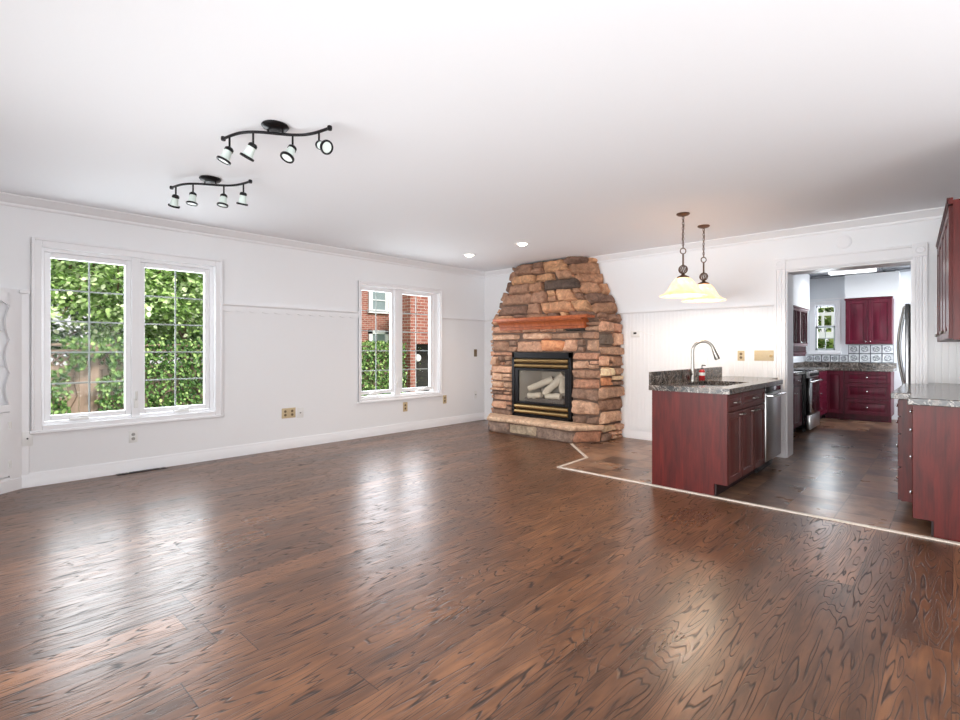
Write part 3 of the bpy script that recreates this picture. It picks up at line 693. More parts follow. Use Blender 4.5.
class Stones:
    def __init__(s): s.b = MB(); s.lay = s.b.bm.verts.layers.float_color.new('tone')
    def stone(s, P, n, s0, s1, t0, t1, depth, col, w, h, rnd=0.5):
        """P maps (s,t) to a point on the core, n the outward normal; cell [s0..s1]x[t0..t1]; w,h its size in metres"""
        gs = 0.003 / max(w, 0.01) * (s1 - s0); gt = 0.002 / max(h, 0.01) * (t1 - t0)
        s0 += gs; s1 -= gs; t0 += gt; t1 -= gt
        jit = [(random.uniform(-.14, .14), random.uniform(-.2, .2)) for _ in range(4)]
        nx = max(5, min(14, int(w / 0.028))); ny = max(5, min(11, int(h / 0.024)))
        seed = Vector((random.uniform(-50, 50), random.uniform(-50, 50), random.uniform(-50, 50)))
        tilt = (random.uniform(-.2, .2), random.uniform(-.2, .2)); V = []
        for j in range(ny + 1):
            for i in range(nx + 1):
                a = -1 + 2 * i / nx; bb = -1 + 2 * j / ny
                a = math.copysign(abs(a) ** 0.75, a); bb = math.copysign(abs(bb) ** 0.75, bb)
                k = rnd * 0.5
                x = a * math.sqrt(max(0, 1 - k * bb * bb * bb * bb * 0.5)); y = bb * math.sqrt(max(0, 1 - k * a ** 4 * 0.5))
                wa = mnoise.noise(seed + Vector((a * 1.6, bb * 1.6, 0))); wb = mnoise.noise(seed + Vector((a * 1.6, bb * 1.6, 9)))
                x += 0.17 * wa * (0.08 / max(w, .08)) * 2; y += 0.24 * wb * (0.08 / max(h, .08))
                u = (x + 1) / 2; v = (y + 1) / 2
                ju = jit[0][0] * (1 - u) * (1 - v) + jit[1][0] * u * (1 - v) + jit[2][0] * u * v + jit[3][0] * (1 - u) * v
                jv = jit[0][1] * (1 - u) * (1 - v) + jit[1][1] * u * (1 - v) + jit[2][1] * u * v + jit[3][1] * (1 - u) * v
                p = P(s0 + (s1 - s0) * (u + ju * 0.5), t0 + (t1 - t0) * (v + jv * 0.5))
                edge = max(abs(a), abs(bb))
                hh = depth * (max(0.0, 1 - edge ** 5) ** 0.5)
                hh += 0.010 * tilt[0] * a * 3 * (edge < 1) + 0.010 * tilt[1] * bb * 3 * (edge < 1)
                hh += (0.026 * mnoise.noise(p * 9 + seed) + 0.014 * mnoise.noise(p * 24 + seed)) * (1 if edge < 0.97 else 0.2)
                if edge > 0.999: hh = -0.02
                vtx = s.b.bm.verts.new(p + n * hh); vtx[s.lay] = col; V.append(vtx)
        F = []
        for j in range(ny):
            for i in range(nx):
                q = j * (nx + 1) + i; F.append(s.b.bm.faces.new((V[q], V[q + 1], V[q + nx + 2], V[q + nx + 1])))
        f = F[len(F) // 2]; f.normal_update()
        if f.normal.dot(n) < 0: bmesh.ops.reverse_faces(s.b.bm, faces=F)
    def patch(s, c00, c10, c11, c01, n, rows, wmin, wmax, pal, depth=(0.035, 0.085), over=0.0):
        """bilinear quad filled with courses of stones; rows = (hmin, hmax) in metres; over lets stones poke past the ends"""
        c00, c10, c11, c01 = map(Vector, (c00, c10, c11, c01)); n = Vector(n).normalized()
        P = lambda a, t: (c00 * (1 - a) * (1 - t) + c10 * a * (1 - t) + c11 * a * t + c01 * (1 - a) * t)
        Hh = ((c01 - c00).length + (c11 - c10).length) / 2; z = 0.0
        while z < Hh - 0.005:
            hgt = random.uniform(*rows)
            if Hh - z - hgt < rows[0] * 0.8: hgt = Hh - z
            hgt = min(hgt, Hh - z)
            t0, t1 = z / Hh, (z + hgt) / Hh; Lw = (P(1, (t0 + t1) / 2) - P(0, (t0 + t1) / 2)).length; x = 0.0
            while x < Lw - 0.005:
                ww = random.uniform(wmin, wmax) * (0.75 + 0.5 * hgt / rows[1])
                if Lw - x - ww < wmin * 0.7: ww = Lw - x
                a0, a1 = x / Lw, (x + ww) / Lw
                if x < 0.001: a0 -= (over + random.uniform(-.01, .02)) / Lw
                if x + ww > Lw - 0.001: a1 += (over + random.uniform(-.01, .02)) / Lw
                d = random.uniform(*depth)
                if hgt > 0.1 and ww < 0.28 and random.random() < 0.35:      # two thin stones share the cell
                    m = t0 + (t1 - t0) * random.uniform(0.4, 0.6)
                    s.stone(P, n, a0, a1, t0, m, d, pick(pal), ww, hgt / 2); s.stone(P, n, a0, a1, m, t1, random.uniform(*depth), pick(pal), ww, hgt / 2)
                elif ww > 0.24 and hgt > 0.11 and random.random() < 0.3:
                    am = a0 + (a1 - a0) * random.uniform(0.55, 0.7); m = t0 + (t1 - t0) * random.uniform(0.4, 0.6)
                    s.stone(P, n, a0, am, t0, t1, d, pick(pal), ww * .6, hgt); s.stone(P, n, am, a1, t0, m, random.uniform(*depth), pick(pal), ww * .4, hgt / 2); s.stone(P, n, am, a1, m, t1, d, pick(pal), ww * .4, hgt / 2)
                else: s.stone(P, n, a0, a1, t0, t1, d, pick(pal), ww, hgt)
                x += ww
            z += hgt
        return s
st = Stones()
random.seed(21)
zt = 1.62
st.patch((FX0, FY, 0.22), (BX0, FY, 0.22), (BX0, FY, 1.2), (FX0, FY, 1.2), (0, -1, 0), (0.07, 0.15), 0.2, 0.42, PAL, over=0.0)
st.patch((BX1, FY, 0.22), (FX1, FY, 0.22), (FX1, FY, 1.2), (BX1, FY, 1.2), (0, -1, 0), (0.08, 0.2), 0.2, 0.42, PAL, over=0.0)
st.patch((FX0, FY, 1.2), (FX1, FY, 1.2), (FX1, FY, zt), (FX0, FY, zt), (0, -1, 0), (0.1, 0.19), 0.28, 0.6, PAL, depth=(0.035, 0.09), over=0.0)
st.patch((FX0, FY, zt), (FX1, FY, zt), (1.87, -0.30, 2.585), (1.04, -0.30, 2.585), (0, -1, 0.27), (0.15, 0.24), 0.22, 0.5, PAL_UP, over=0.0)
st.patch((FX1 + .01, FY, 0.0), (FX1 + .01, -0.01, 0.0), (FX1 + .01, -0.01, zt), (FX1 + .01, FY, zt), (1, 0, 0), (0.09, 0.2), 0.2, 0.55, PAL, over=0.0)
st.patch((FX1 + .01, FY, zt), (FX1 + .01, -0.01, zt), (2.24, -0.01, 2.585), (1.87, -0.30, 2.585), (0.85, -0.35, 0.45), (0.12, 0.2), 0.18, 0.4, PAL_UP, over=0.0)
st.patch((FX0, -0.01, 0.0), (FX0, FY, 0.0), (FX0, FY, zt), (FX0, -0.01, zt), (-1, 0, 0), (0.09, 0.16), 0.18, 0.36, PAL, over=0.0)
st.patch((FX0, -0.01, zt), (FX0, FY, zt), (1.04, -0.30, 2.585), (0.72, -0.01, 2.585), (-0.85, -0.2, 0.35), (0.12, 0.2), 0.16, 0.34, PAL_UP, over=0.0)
st.b.build('stone_facing', 'stone', fp, world=True, angle=60)
# raised hearth
HX0, HX1, HY = 0.94, 2.41, -0.90
b = MB().prism([(0.70, FY + .02), (0.70, -0.60), (HX0, HY), (HX1, HY), (2.64, -0.60), (2.64, FY + .02)], 0.0, 0.17); b.build('hearth_core', 'mortar', fp, world=True)
st = Stones()
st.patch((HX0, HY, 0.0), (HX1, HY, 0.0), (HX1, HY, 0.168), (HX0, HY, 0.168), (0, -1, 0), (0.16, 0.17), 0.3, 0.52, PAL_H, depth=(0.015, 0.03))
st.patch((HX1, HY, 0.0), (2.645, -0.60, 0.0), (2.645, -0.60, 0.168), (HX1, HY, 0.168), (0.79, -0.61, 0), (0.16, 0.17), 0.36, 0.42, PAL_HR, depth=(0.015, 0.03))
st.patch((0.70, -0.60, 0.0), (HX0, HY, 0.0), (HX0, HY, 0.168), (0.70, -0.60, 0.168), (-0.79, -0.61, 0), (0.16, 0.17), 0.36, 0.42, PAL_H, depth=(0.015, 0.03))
st.b.build('hearth_stone', 'stone', fp, world=True, angle=60)
# hearth slab with a rough edge
b = MB(); lay = b.bm.verts.layers.float_color.new('tone')
ring = [(0.69, FY + 0.02), (0.67, -0.61), (HX0 - 0.02, HY - 0.045), (HX1 + 0.02, HY - 0.045), (2.70, -0.62), (2.68, FY + 0.02)]
edge = []
for (p, q) in zip(ring[:-1], ring[1:]):
    n_ = max(2, int((Vector(q) - Vector(p)).length / 0.04))
    for i in range(n_): edge.append(Vector(p) + (Vector(q) - Vector(p)) * i / n_)
edge.append(Vector(ring[-1]))
lv = []
for z, off in ((0.168, 0.012), (0.178, -0.002), (0.20, -0.006), (0.222, 0.004), (0.229, 0.016)):
    row = []
    for p in edge:
        cdir = (Vector((1.67, -0.5)) - p).normalized(); o_ = off + 0.009 * mnoise.noise(Vector((p.x * 14, p.y * 14, z * 50)))
        q = p + cdir * o_; v = b.bm.verts.new((q.x, q.y, z + (0.004 * mnoise.noise(Vector((p.x * 8, p.y * 8, 3))) if z > .21 else 0))); v[lay] = srgb(196, 164, 138); row.append(v)
    lv.append(row)
for r0, r1 in zip(lv[:-1], lv[1:]):
    for i in range(len(edge)): j = (i + 1) % len(edge); b.bm.faces.new((r0[i], r0[j], r1[j], r1[i]))
b.bm.faces.new(lv[0][::-1]); b.bm.faces.new(lv[-1]); bmesh.ops.recalc_face_normals(b.bm, faces=b.bm.faces)
b.build('hearth_slab', 'stone', fp, world=True, angle=50)
# mantel shelf
b = MB().box(0.90, 2.56, -0.80, FY - 0.02, 1.665, 1.705, 0.006, 2)
MP = [(-0.58, 1.665), (-0.775, 1.665), (-0.775, 1.65), (-0.75, 1.64), (-0.72, 1.615), (-0.71, 1.59), (-0.71, 1.575), (-0.69, 1.57), (-0.69, 1.53), (-0.58, 1.53)]
b.prism(MP, 0.96, 2.46, 'x'); b.build('mantel_shelf', 'mantel', fp, world=True)
# gas insert
ins = MB()
y0 = FY - 0.045
ins.box(BX0, BX0 + 0.05, y0, FY + 0.02, BZ0, BZ1, 0.004).box(BX1 - 0.05, BX1, y0, FY + 0.02, BZ0, BZ1, 0.004).box(BX0, BX1, y0, FY + 0.02, BZ1 - 0.085, BZ1, 0.004)
ins.box(BX0, BX1, y0, FY + 0.02, BZ0, BZ0 + 0.03, 0.004)
ins.box(BX0 + 0.05, BX1 - 0.05, FY - 0.005, FY + 0.02, BZ1 - 0.24, BZ1 - 0.085).box(BX0 + 0.05, BX1 - 0.05, FY - 0.005, FY + 0.02, BZ0 + 0.03, BZ0 + 0.19)
gx0, gx1, gz0, gz1 = BX0 + 0.115, BX1 - 0.115, BZ0 + 0.225, BZ1 - 0.275
ins.box(BX0 + 0.05, gx0, FY - 0.035, FY, gz0 - 0.035, gz1 + 0.035, 0.004).box(gx1, BX1 - 0.05, FY - 0.035, FY, gz0 - 0.035, gz1 + 0.035, 0.004)
ins.box(gx0, gx1, FY - 0.035, FY, gz1, gz1 + 0.035, 0.004).box(gx0, gx1, FY - 0.035, FY, gz0 - 0.035, gz0, 0.004)
insert = ins.build('gas_insert', 'black_metal', fp, world=True)
MB().box(gx0, gx1, FY - 0.022, FY - 0.018, gz0, gz1).build('glass', 'fire_glass', insert, world=True)
fb = MB(); yb = -0.16
fb.faces([(gx0 - .02, FY, gz0 - .03), (gx1 + .02, FY, gz0 - .03), (gx1 - .12, yb, gz0 - .03), (gx0 + .12, yb, gz0 - .03), (gx0 - .02, FY, gz1 + .03), (gx1 + .02, FY, gz1 + .03), (gx1 - .12, yb, gz1 + .03), (gx0 + .12, yb, gz1 + .03)],
         [(0, 1, 2, 3), (7, 6, 5, 4), (3, 2, 6, 7), (0, 3, 7, 4), (2, 1, 5, 6)]); fb.build('firebox', 'firebrick', insert, world=True)
for z0, z1 in ((BZ1 - 0.165, BZ1 - 0.095), (BZ1 - 0.235, BZ1 - 0.172), (BZ0 + 0.115, BZ0 + 0.185), (BZ0 + 0.04, BZ0 + 0.108)):
    zc, hh = (z0 + z1) / 2, (z1 - z0) / 2
    pr = [(FY - 0.012, z0), (FY - 0.05, zc - hh * .55), (FY - 0.058, zc), (FY - 0.05, zc + hh * .55), (FY - 0.012, z1)]
    MB().prism(pr, BX0 + 0.055, BX1 - 0.055, 'x').build('louver', 'brass', insert, world=True)
eb = MB()
eb.box(gx0 + 0.06, gx1 - 0.06, FY + 0.04, yb - 0.02, gz0 - 0.03, gz0 + 0.06, 0.02, 2).build('ember_bed', 'ember', insert, world=True)
def logm(p0, p1, r0, r1):
    p0, p1 = Vector(p0), Vector(p1); n_ = 9; pts = []; rr = []
    sd_ = Vector((random.uniform(0, 9), 1, 2))
    for i in range(n_):
        t = i / (n_ - 1); q = p0.lerp(p1, t) + Vector((mnoise.noise(sd_ + Vector((t * 3, 0, 0))), mnoise.noise(sd_ + Vector((t * 3, 5, 0))), mnoise.noise(sd_ + Vector((t * 3, 9, 0))))) * 0.02
        pts.append(q); rr.append((r0 + (r1 - r0) * t) * (1 + 0.18 * mnoise.noise(sd_ + Vector((t * 5, 0, 7)))))
    return MB().tube(pts, rr, 14)
gm = (gx0 + gx1) / 2; zb = gz0 + 0.05
for a in (((gx0 + .10, -.46, zb + .13), (gm + .06, -.36, zb + .29), .045, .055), ((gm - .02, -.47, zb + .06), (gm + .24, -.34, zb + .36), .05, .065), ((gm + .22, -.36, zb + .33), (gx1 - .12, -.46, zb + .08), .04, .05),
          ((gx0 + .14, -.50, zb + .03), (gm - .06, -.5, zb + .05), .045, .04), ((gm + .02, -.5, zb + .04), (gx1 - .12, -.5, zb + .05), .04, .045)):
    logm(*a).build('log', 'log', insert, world=True)

# ------------------------------------------------------------------ wall plates and small fittings
def plate(name, label, cat, p, axis, w, h, mat, kind, group=None):
    """axis 'x': on the left wall facing +X; 'y': on the far wall facing -Y. p is the centre on the wall"""
    t = thing(name, label, cat, (p[0], p[1], p[2]), PI / 2 if axis == 'x' else 0.0, group)
    d = place(MB().box(-w / 2, w / 2, -0.006, 0, -h / 2, h / 2, 0.003, 2), 0, 0, 0).build('cover_plate', mat, t)
    if kind == 'outlet':
        n_ = max(1, round(w / 0.1))
        for k in range(n_):
            xc = (k - (n_ - 1) / 2) * w / n_
            for zc in (-h * 0.18, h * 0.18):
                s_ = MB().lathe([(0.0, 0), (0.0165, 0), (0.0165, 0.002), (0, 0.002)], (xc, -0.006, zc), 16, mat=Matrix.Rotation(PI / 2, 3, 'X')).build('socket', 'tan_dark' if mat == 'tan_plastic' else 'socket_grey', t)
                MB().box(xc - 0.007, xc - 0.005, -0.0095, -0.0078, zc - 0.005, zc + 0.005).box(xc + 0.005, xc + 0.007, -0.0095, -0.0078, zc - 0.005, zc + 0.005).build('slot', 'slot', s_)
    elif kind == 'switch':
        n_ = max(1, round(w / 0.052)) if w > 0.1 else 1
        for k in range(n_):
            xc = (k - (n_ - 1) / 2) * w / n_; MB().box(xc - 0.005, xc + 0.005, -0.016, -0.005, -0.004, 0.012, 0.002).build('toggle', mat, t)
    elif kind == 'jack':
        MB().lathe([(0, 0), (0.007, 0), (0.006, 0.01), (0, 0.01)], (0, -0.006, 0), 12, mat=Matrix.Rotation(PI / 2, 3, 'X')).build('jack', 'slot', t)
    return t
plate('wall_outlet', 'white duplex outlet on the wall below the large window', 'outlet', (0, -5.27, 0.357), 'x', 0.075, 0.122, 'white_plastic', 'outlet')
plate('cable_plate', 'white plate with cable jack beside the corner cabinet', 'wall plate', (0.014, -6.075, 0.44), 'x', 0.075, 0.13, 'white_plastic', 'jack')
plate('wall_outlet', 'tan double-width outlet plate on bare wall between the two windows', 'outlet', (0, -3.625, 0.445), 'x', 0.18, 0.125, 'tan_plastic', 'outlet')
plate('cable_plate', 'white blank plate touching the tan outlet between the two windows', 'wall plate', (0, -3.472, 0.435), 'x', 0.09, 0.125, 'white_plastic', 'jack')
plate('wall_outlet', 'tan outlet directly under the small window', 'outlet', (0, -1.78, 0.37), 'x', 0.085, 0.14, 'tan_plastic', 'outlet')
plate('wall_outlet', 'tan outlet past the small window, below its casing corner', 'outlet', (0, -0.965, 0.425), 'x', 0.08, 0.135, 'tan_plastic', 'outlet')
plate('light_switch', 'tan light switch at shoulder height near the fireplace corner', 'switch', (0, -0.235, 1.18), 'x', 0.075, 0.125, 'tan_dark', 'switch')
plate('cable_plate', 'narrow white plate low on the wall near the fireplace corner', 'wall plate', (0, -0.235, 0.455), 'x', 0.06, 0.125, 'white_plastic', 'jack')
plate('wall_outlet', 'single tan outlet plate on the beadboard above the sink worktop', 'outlet', (4.21, -0.012, 1.165), 'y', 0.078, 0.122, 'tan_plastic', 'outlet')
p4 = plate('light_switch', 'wide tan four-gang switch plate next to the doorway casing', 'switch', (4.458, -0.012, 1.168), 'y', 0.205, 0.122, 'tan_plastic', 'switch')
MB().lathe([(0, 0), (0.017, 0), (0.015, 0.014), (0, 0.015)], (0.075, -0.006, -0.005), 16, mat=Matrix.Rotation(PI / 2, 3, 'X')).build('dimmer_knob', 'brass', p4)
tm = thing('thermostat', 'small white thermostat with dark screen on the wall beside the fireplace', 'thermostat', (2.862, -0.012, 1.455))
MB().box(-0.065, 0.065, -0.028, 0, -0.045, 0.045, 0.01, 3).build('housing', 'white_plastic', tm)
MB().box(-0.022, 0.022, -0.030, -0.027, -0.004, 0.024, 0.002).build('screen', 'slot', tm)
tw = MB().tube([(2.93, -0.02, 1.49), (2.96, -0.03, 1.485), (3.0, -0.025, 1.462), (3.06, -0.025, 1.44), (3.10, -0.022, 1.432), (3.115, -0.013, 1.425)], 0.004, 8).build('wire', 'white_plastic')
tag(tw, 'thin white loose wire trailing from the thermostat', 'wire')
cv = thing('chime_cover', 'round white cover disc on the wall above the kitchen doorway', 'cover', (5.222, 0.0, 2.39))
MB().lathe([(0, 0), (0.07, 0), (0.072, 0.006), (0.066, 0.012), (0, 0.014)], (0, 0, 0), 32, mat=Matrix.Rotation(PI / 2, 3, 'X')).build('disc', 'trim', cv)
MB().torus((0, -0.012, 0), 0.05, 0.0035, Matrix.Rotation(PI / 2, 3, 'X'), seg=32).build('raised_ring', 'trim', cv)
for y, dy in ((-5.35, 0.0), (-5.02, 0.03)):
    b = MB()
    for k in range(5): b.lathe([(0, 0), (random.uniform(.008, .016), 0.002), (random.uniform(.006, .012), 0.008), (0, 0.012)], (0.05 + random.uniform(-.02, .02), y + random.uniform(-.03, .03), 0.0), 6)
    tag(b.build('paint_chip', 'dust'), 'pale paint chip on the floor below the large window' if dy == 0 else 'smaller pale paint chip on the floor, toward the small window', 'debris')
fv = thing('floor_vent', 'thin dark floor register along the baseboard below the large window', 'vent', (0.055, -5.2, 0.0))
MB().box(-0.03, 0.03, -0.22, 0.22, 0.0, 0.006, 0.002).build('frame', 'black_metal', fv)
for k in range(14): MB().box(-0.022, 0.022, -0.2 + 0.03 * k, -0.19 + 0.03 * k, 0.006, 0.009).build('louver', 'black_metal', fv)

# ------------------------------------------------------------------ ceiling lamps
def track_light(loc, rz, label, heads):
    """heads: (bar position, yaw, tilt) per lamp"""
    t = thing('track_light', label, 'light', loc, rz, 'black track lights on the ceiling')
    MB().lathe([(0, 0), (0.075, 0), (0.08, -0.008), (0.07, -0.02), (0.03, -0.03), (0, -0.03)], (0, 0, 0), 28).build('canopy', 'black_metal', t)
    zb = -0.05
    MB().cyl((-0.045, 0, -0.02), (-0.05, 0.0, zb), 0.006, seg=10).cyl((0.045, 0, -0.02), (0.05, 0.0, zb), 0.006, seg=10).build('support', 'black_metal', t)
    L = 0.36; S = lambda u: -0.045 * math.sin(u / L * PI * 1.13)
    pts = [(L * k / 12, -S(L * k / 12), zb) for k in range(-12, 13)]
    MB().tube(pts, 0.009, 10).lathe([(0, -0.016), (0.013, -0.012), (0.015, 0), (0.013, 0.012), (0, 0.016)], pts[0], 12).lathe([(0, -0.016), (0.013, -0.012), (0.015, 0), (0.013, 0.012), (0, 0.016)], pts[-1], 12).build('bar', 'black_metal', t)
    for u, yaw, tilt in heads:
        x, y = u * L, -S(u * L)
        hd = MB().cyl((x, y, zb), (x, y, zb - 0.075), 0.006, seg=10).build('stem', 'black_metal', t)
        R_ = Matrix.Rotation(yaw, 3, 'Z') @ Matrix.Rotation(tilt, 3, 'Y') @ Matrix.Scale(0.86, 3)
        c = Vector((x, y, zb - 0.078))
        MB().lathe([(0, 0.012), (0.02, 0.01), (0.03, 0.0), (0.031, -0.018), (0.027, -0.018), (0.024, -0.004), (0, 0)], c, 20, mat=R_).build('cap', 'black_metal', hd)
        MB().lathe([(0.026, -0.016), (0.029, -0.045), (0.034, -0.075), (0.040, -0.092), (0.037, -0.092), (0.031, -0.075), (0.026, -0.045), (0.023, -0.016)], c, 24, close=True, mat=R_).build('lamp_glass', 'frost', hd)
        MB().lathe([(0.038, -0.088), (0.048, -0.088), (0.050, -0.094), (0.048, -0.104), (0.038, -0.104), (0.036, -0.096)], c, 28, close=True, mat=R_).build('ring', 'black_metal', hd)
        MB().lathe([(0, -0.094), (0.037, -0.094), (0.037, -0.098), (0, -0.1)], c, 24, mat=R_).build('bulb', 'lens', hd)
    return t
ang = math.atan2(0.401, 0.596)
track_light((3.08, -5.225, H), ang, 'black wavy four-lamp track light on the ceiling, the larger-looking one with a lamp aimed sideways',
            [(-0.83, 0.5, 0.40), (-0.33, 0.05, 0.5), (0.26, 1.2, 0.5), (0.76, 2.65, 1.15)])
track_light((1.77, -5.145, H), ang, 'black wavy four-lamp track light with all lamps aimed down, closer to the large window',
            [(-0.83, -0.5, 0.45), (-0.33, 1.3, 0.12), (0.26, 1.3, 0.14), (0.77, -0.6, 0.3)])

def pendant(loc, label):
    t = thing('pendant_lamp', label, 'lamp', loc, 0, 'pendant lamps over the peninsula')
    MB().lathe([(0, 0), (0.062, 0), (0.064, -0.008), (0.05, -0.02), (0.015, -0.03), (0, -0.032)], (0, 0, 0), 28).build('canopy', 'bronze', t)
    b = MB(); z = -0.03; k = 0
    while z > -0.335:
        b.torus((0, 0, z - 0.016), 0.016, 0.0030, Matrix.Rotation(PI / 2 if k % 2 else 0, 3, 'Z') @ Matrix.Rotation(PI / 2, 3, 'X') @ Matrix.Diagonal((0.6, 1, 1)), seg=12, sec=6); z -= 0.026; k += 1
    b.tube([(0.004, 0, -0.03), (0.010, 0.004, -0.12), (-0.008, 0, -0.21), (0.006, -0.004, -0.34)], 0.0028, 6)
    b.build('chain', 'bronze', t)
    b = MB().torus((0, 0, -0.375), 0.028, 0.005, Matrix.Rotation(0.75, 3, 'Z') @ Matrix.Rotation(PI / 2, 3, 'X')).cyl((0, 0, -0.40), (0, 0, -0.52), 0.0085, seg=12)
    b.build('rod', 'bronze', t)
    b = MB()
    for i in range(6):
        a = PI * i / 6
        b.torus((0, 0, -0.56), 0.042, 0.0038, Matrix.Rotation(a, 3, 'Z') @ Matrix.Rotation(PI / 2 + 0.25, 3, 'X'), seg=24, sec=6)
    b.build('cage_ball', 'bronze', t)
    MB().lathe([(0, -0.595), (0.012, -0.60), (0.02, -0.615), (0.055, -0.632), (0.06, -0.645), (0.05, -0.645), (0, -0.63)], (0, 0, 0), 24).build('cap', 'bronze', t)
    prof = [(0.045, -0.64), (0.075, -0.655), (0.105, -0.69), (0.13, -0.735), (0.155, -0.775), (0.185, -0.80), (0.22, -0.815), (0.228, -0.822), (0.224, -0.826),
            (0.185, -0.808), (0.15, -0.783), (0.124, -0.74), (0.1, -0.695), (0.07, -0.662), (0.045, -0.648)]
    MB().lathe(prof, (0, 0, 0), 40, close=True).build('shade', 'shade', t)
    MB().lathe([(0, -0.64), (0.014, -0.64), (0.014, -0.672), (0.024, -0.69), (0.028, -0.712), (0.02, -0.732), (0, -0.74)], (0, 0, 0), 16).build('bulb', 'bulb', t)
    l = bpy.data.lights.new('pendant_glow', 'POINT'); l.energy = 14; l.color = (1, 0.86, 0.68); l.shadow_soft_size = 0.03
    o = bpy.data.objects.new('pendant_glow', l); COL.objects.link(o); o.parent = t; o.location = (0, 0, -0.79)
    return t
pendant((4.105, -1.53, H), 'lit pendant lamp with flared cream glass shade over the faucet end of the peninsula')
pendant((4.075, -0.875, H), 'lit pendant lamp with flared cream glass shade closer to the beadboard wall')

def downlight(loc, label):
    t = thing('recessed_light', label, 'light', loc, 0, 'recessed ceiling lights by the fireplace')
    MB().lathe([(0.062, 0.0), (0.098, 0.0), (0.098, -0.006), (0.088, -0.010), (0.07, -0.008), (0.062, -0.002)], (0, 0, 0), 32, close=True).build('trim_ring', 'trim', t)
    MB().lathe([(0, -0.03), (0.03, -0.026), (0.052, -0.012), (0.06, -0.001), (0, -0.001)], (0, 0, 0), 28).build('bulb', 'bulb', t)
    l = bpy.data.lights.new('recessed_glow', 'SPOT'); l.energy = 24; l.color = (1, 0.92, 0.82); l.spot_size = math.radians(125); l.spot_blend = 0.8; l.shadow_soft_size = 0.05
    o = bpy.data.objects.new('recessed_glow', l); COL.objects.link(o); o.parent = t; o.location = (0, 0, -0.045)
downlight((2.03, -1.49, H), 'lit recessed ceiling light in front of the fireplace chimney')
downlight((1.0, -1.41, H), 'lit recessed ceiling light nearer the small window')

# ------------------------------------------------------------------ kitchen beyond the doorway
KX0, KX1, KY, KH = 3.93, 6.5, 4.9, 2.6
KW = (4.13, 4.45, 1.225, 2.08)
wall_y('wall_kitchen_far', KY, KY + 0.14, KX0 - 0.12, KX1 + 0.12, KH, [KW], 'kwall')
wall_x('wall_kitchen_left', KX0 - 0.12, KX0, 0.28, KY, KH, [], 'kwall')
wall_x('wall_kitchen_right', KX1, KX1 + 0.12, 0.28, KY, KH, [], 'kwall')
b = MB().box(KX0 - 0.12, KX1 + 0.12, 0.28, KY + 0.14, KH, KH + 0.1)
for i in range(4):
    for j in range(8):
        x, y = KX0 + 0.1 + 0.6 * i, 0.35 + 0.56 * j
        b.box(x, x + 0.56, y, y + 0.52, KH - 0.012, KH, 0.01)
        b.box(x + 0.12, x + 0.44, y + 0.12, y + 0.4, KH - 0.025, KH - 0.01, 0.01)
struct(b.build('ceiling_kitchen', 'tin_dark'))
struct(MB().box(4.645, 5.40, 4.53, KY, 2.16, KH - 0.026).box(KX0, 4.20, 1.3, 4.0, 1.935, KH - 0.026).build('trim_12', 'wall'))
struct(MB().box(KX0, 4.645, KY - 0.02, KY, 2.185, 2.205).box(5.4, KX1, KY - 0.02, KY, 2.185, 2.205).build('trim_13', 'trim'))
# kitchen window
w = bpy.data.objects.new('window_5', None); COL.objects.link(w); w.location = (4.29, KY, KW[2]); MW[w] = Matrix.Translation(w.location); struct(w)
b = MB(); x0, x1, z0, z1 = KW; y = KY
b.box(x0 - 0.085, x0, y - 0.02, y, z0 - 0.07, z1 + 0.08, 0.004).box(x1, x1 + 0.085, y - 0.02, y, z0 - 0.07, z1 + 0.08, 0.004).box(x0, x1, y - 0.02, y, z1, z1 + 0.08, 0.004).box(x0 - .1, x1 + .1, y - 0.035, y, z0 - 0.075, z0 - 0.02, 0.004).box(x0, x1, y - 0.02, y, z0 - .03, z0, 0.002)
b.build('window_casing', 'trim', w, world=True)
zm = 1.68
for (za, zb2, yy, grid) in ((z0, zm, y + 0.03, True), (zm - 0.02, z1, y + 0.06, False)):
    b = MB().box(x0, x0 + 0.03, yy, yy + 0.03, za, zb2).box(x1 - 0.03, x1, yy, yy + 0.03, za, zb2).box(x0, x1, yy, yy + 0.03, za, za + 0.035).box(x0, x1, yy, yy + 0.03, zb2 - 0.03, zb2)
    s_ = b.build('sash', 'trim' if not grid else 'muntin', w, world=True)
    MB().box(x0 + 0.03, x1 - 0.03, yy + 0.013, yy + 0.017, za + 0.03, zb2 - 0.03).build('pane', 'glass', s_, world=True)
    if grid:
        MB().box((x0 + x1) / 2 - 0.008, (x0 + x1) / 2 + 0.008, yy + 0.002, yy + 0.012, za, zb2).box(x0, x1, yy + 0.002, yy + 0.012, (za + zb2) / 2 - 0.008, (za + zb2) / 2 + 0.008).build('muntin', 'muntin', s_, world=True)
# far run: corner door and three drawers
kb = thing('base_cabinet', 'dark cherry kitchen cabinet with one corner door and three drawers', 'cabinet', (4.375, 4.30, 0.003), 0)
MB().box(0.0, 0.935, 0.0, 0.58, 0.10, 0.865).build('carcass', 'cherry_dark', kb)
MB().box(0.0, 0.935, 0.07, 0.09, 0.0, 0.10).build('toe_kick', 'cherry_dark', kb)
front(kb, 'door', 0.01, 0.105, 0.275, 0.755, 'cherry_dark', None)
for z, h in ((0.105, 0.27), (0.38, 0.27), (0.655, 0.205)): front(kb, 'drawer', 0.30, z, 0.63, h, 'cherry_dark', 'knob', 0.5, 0.5, 'chrome')
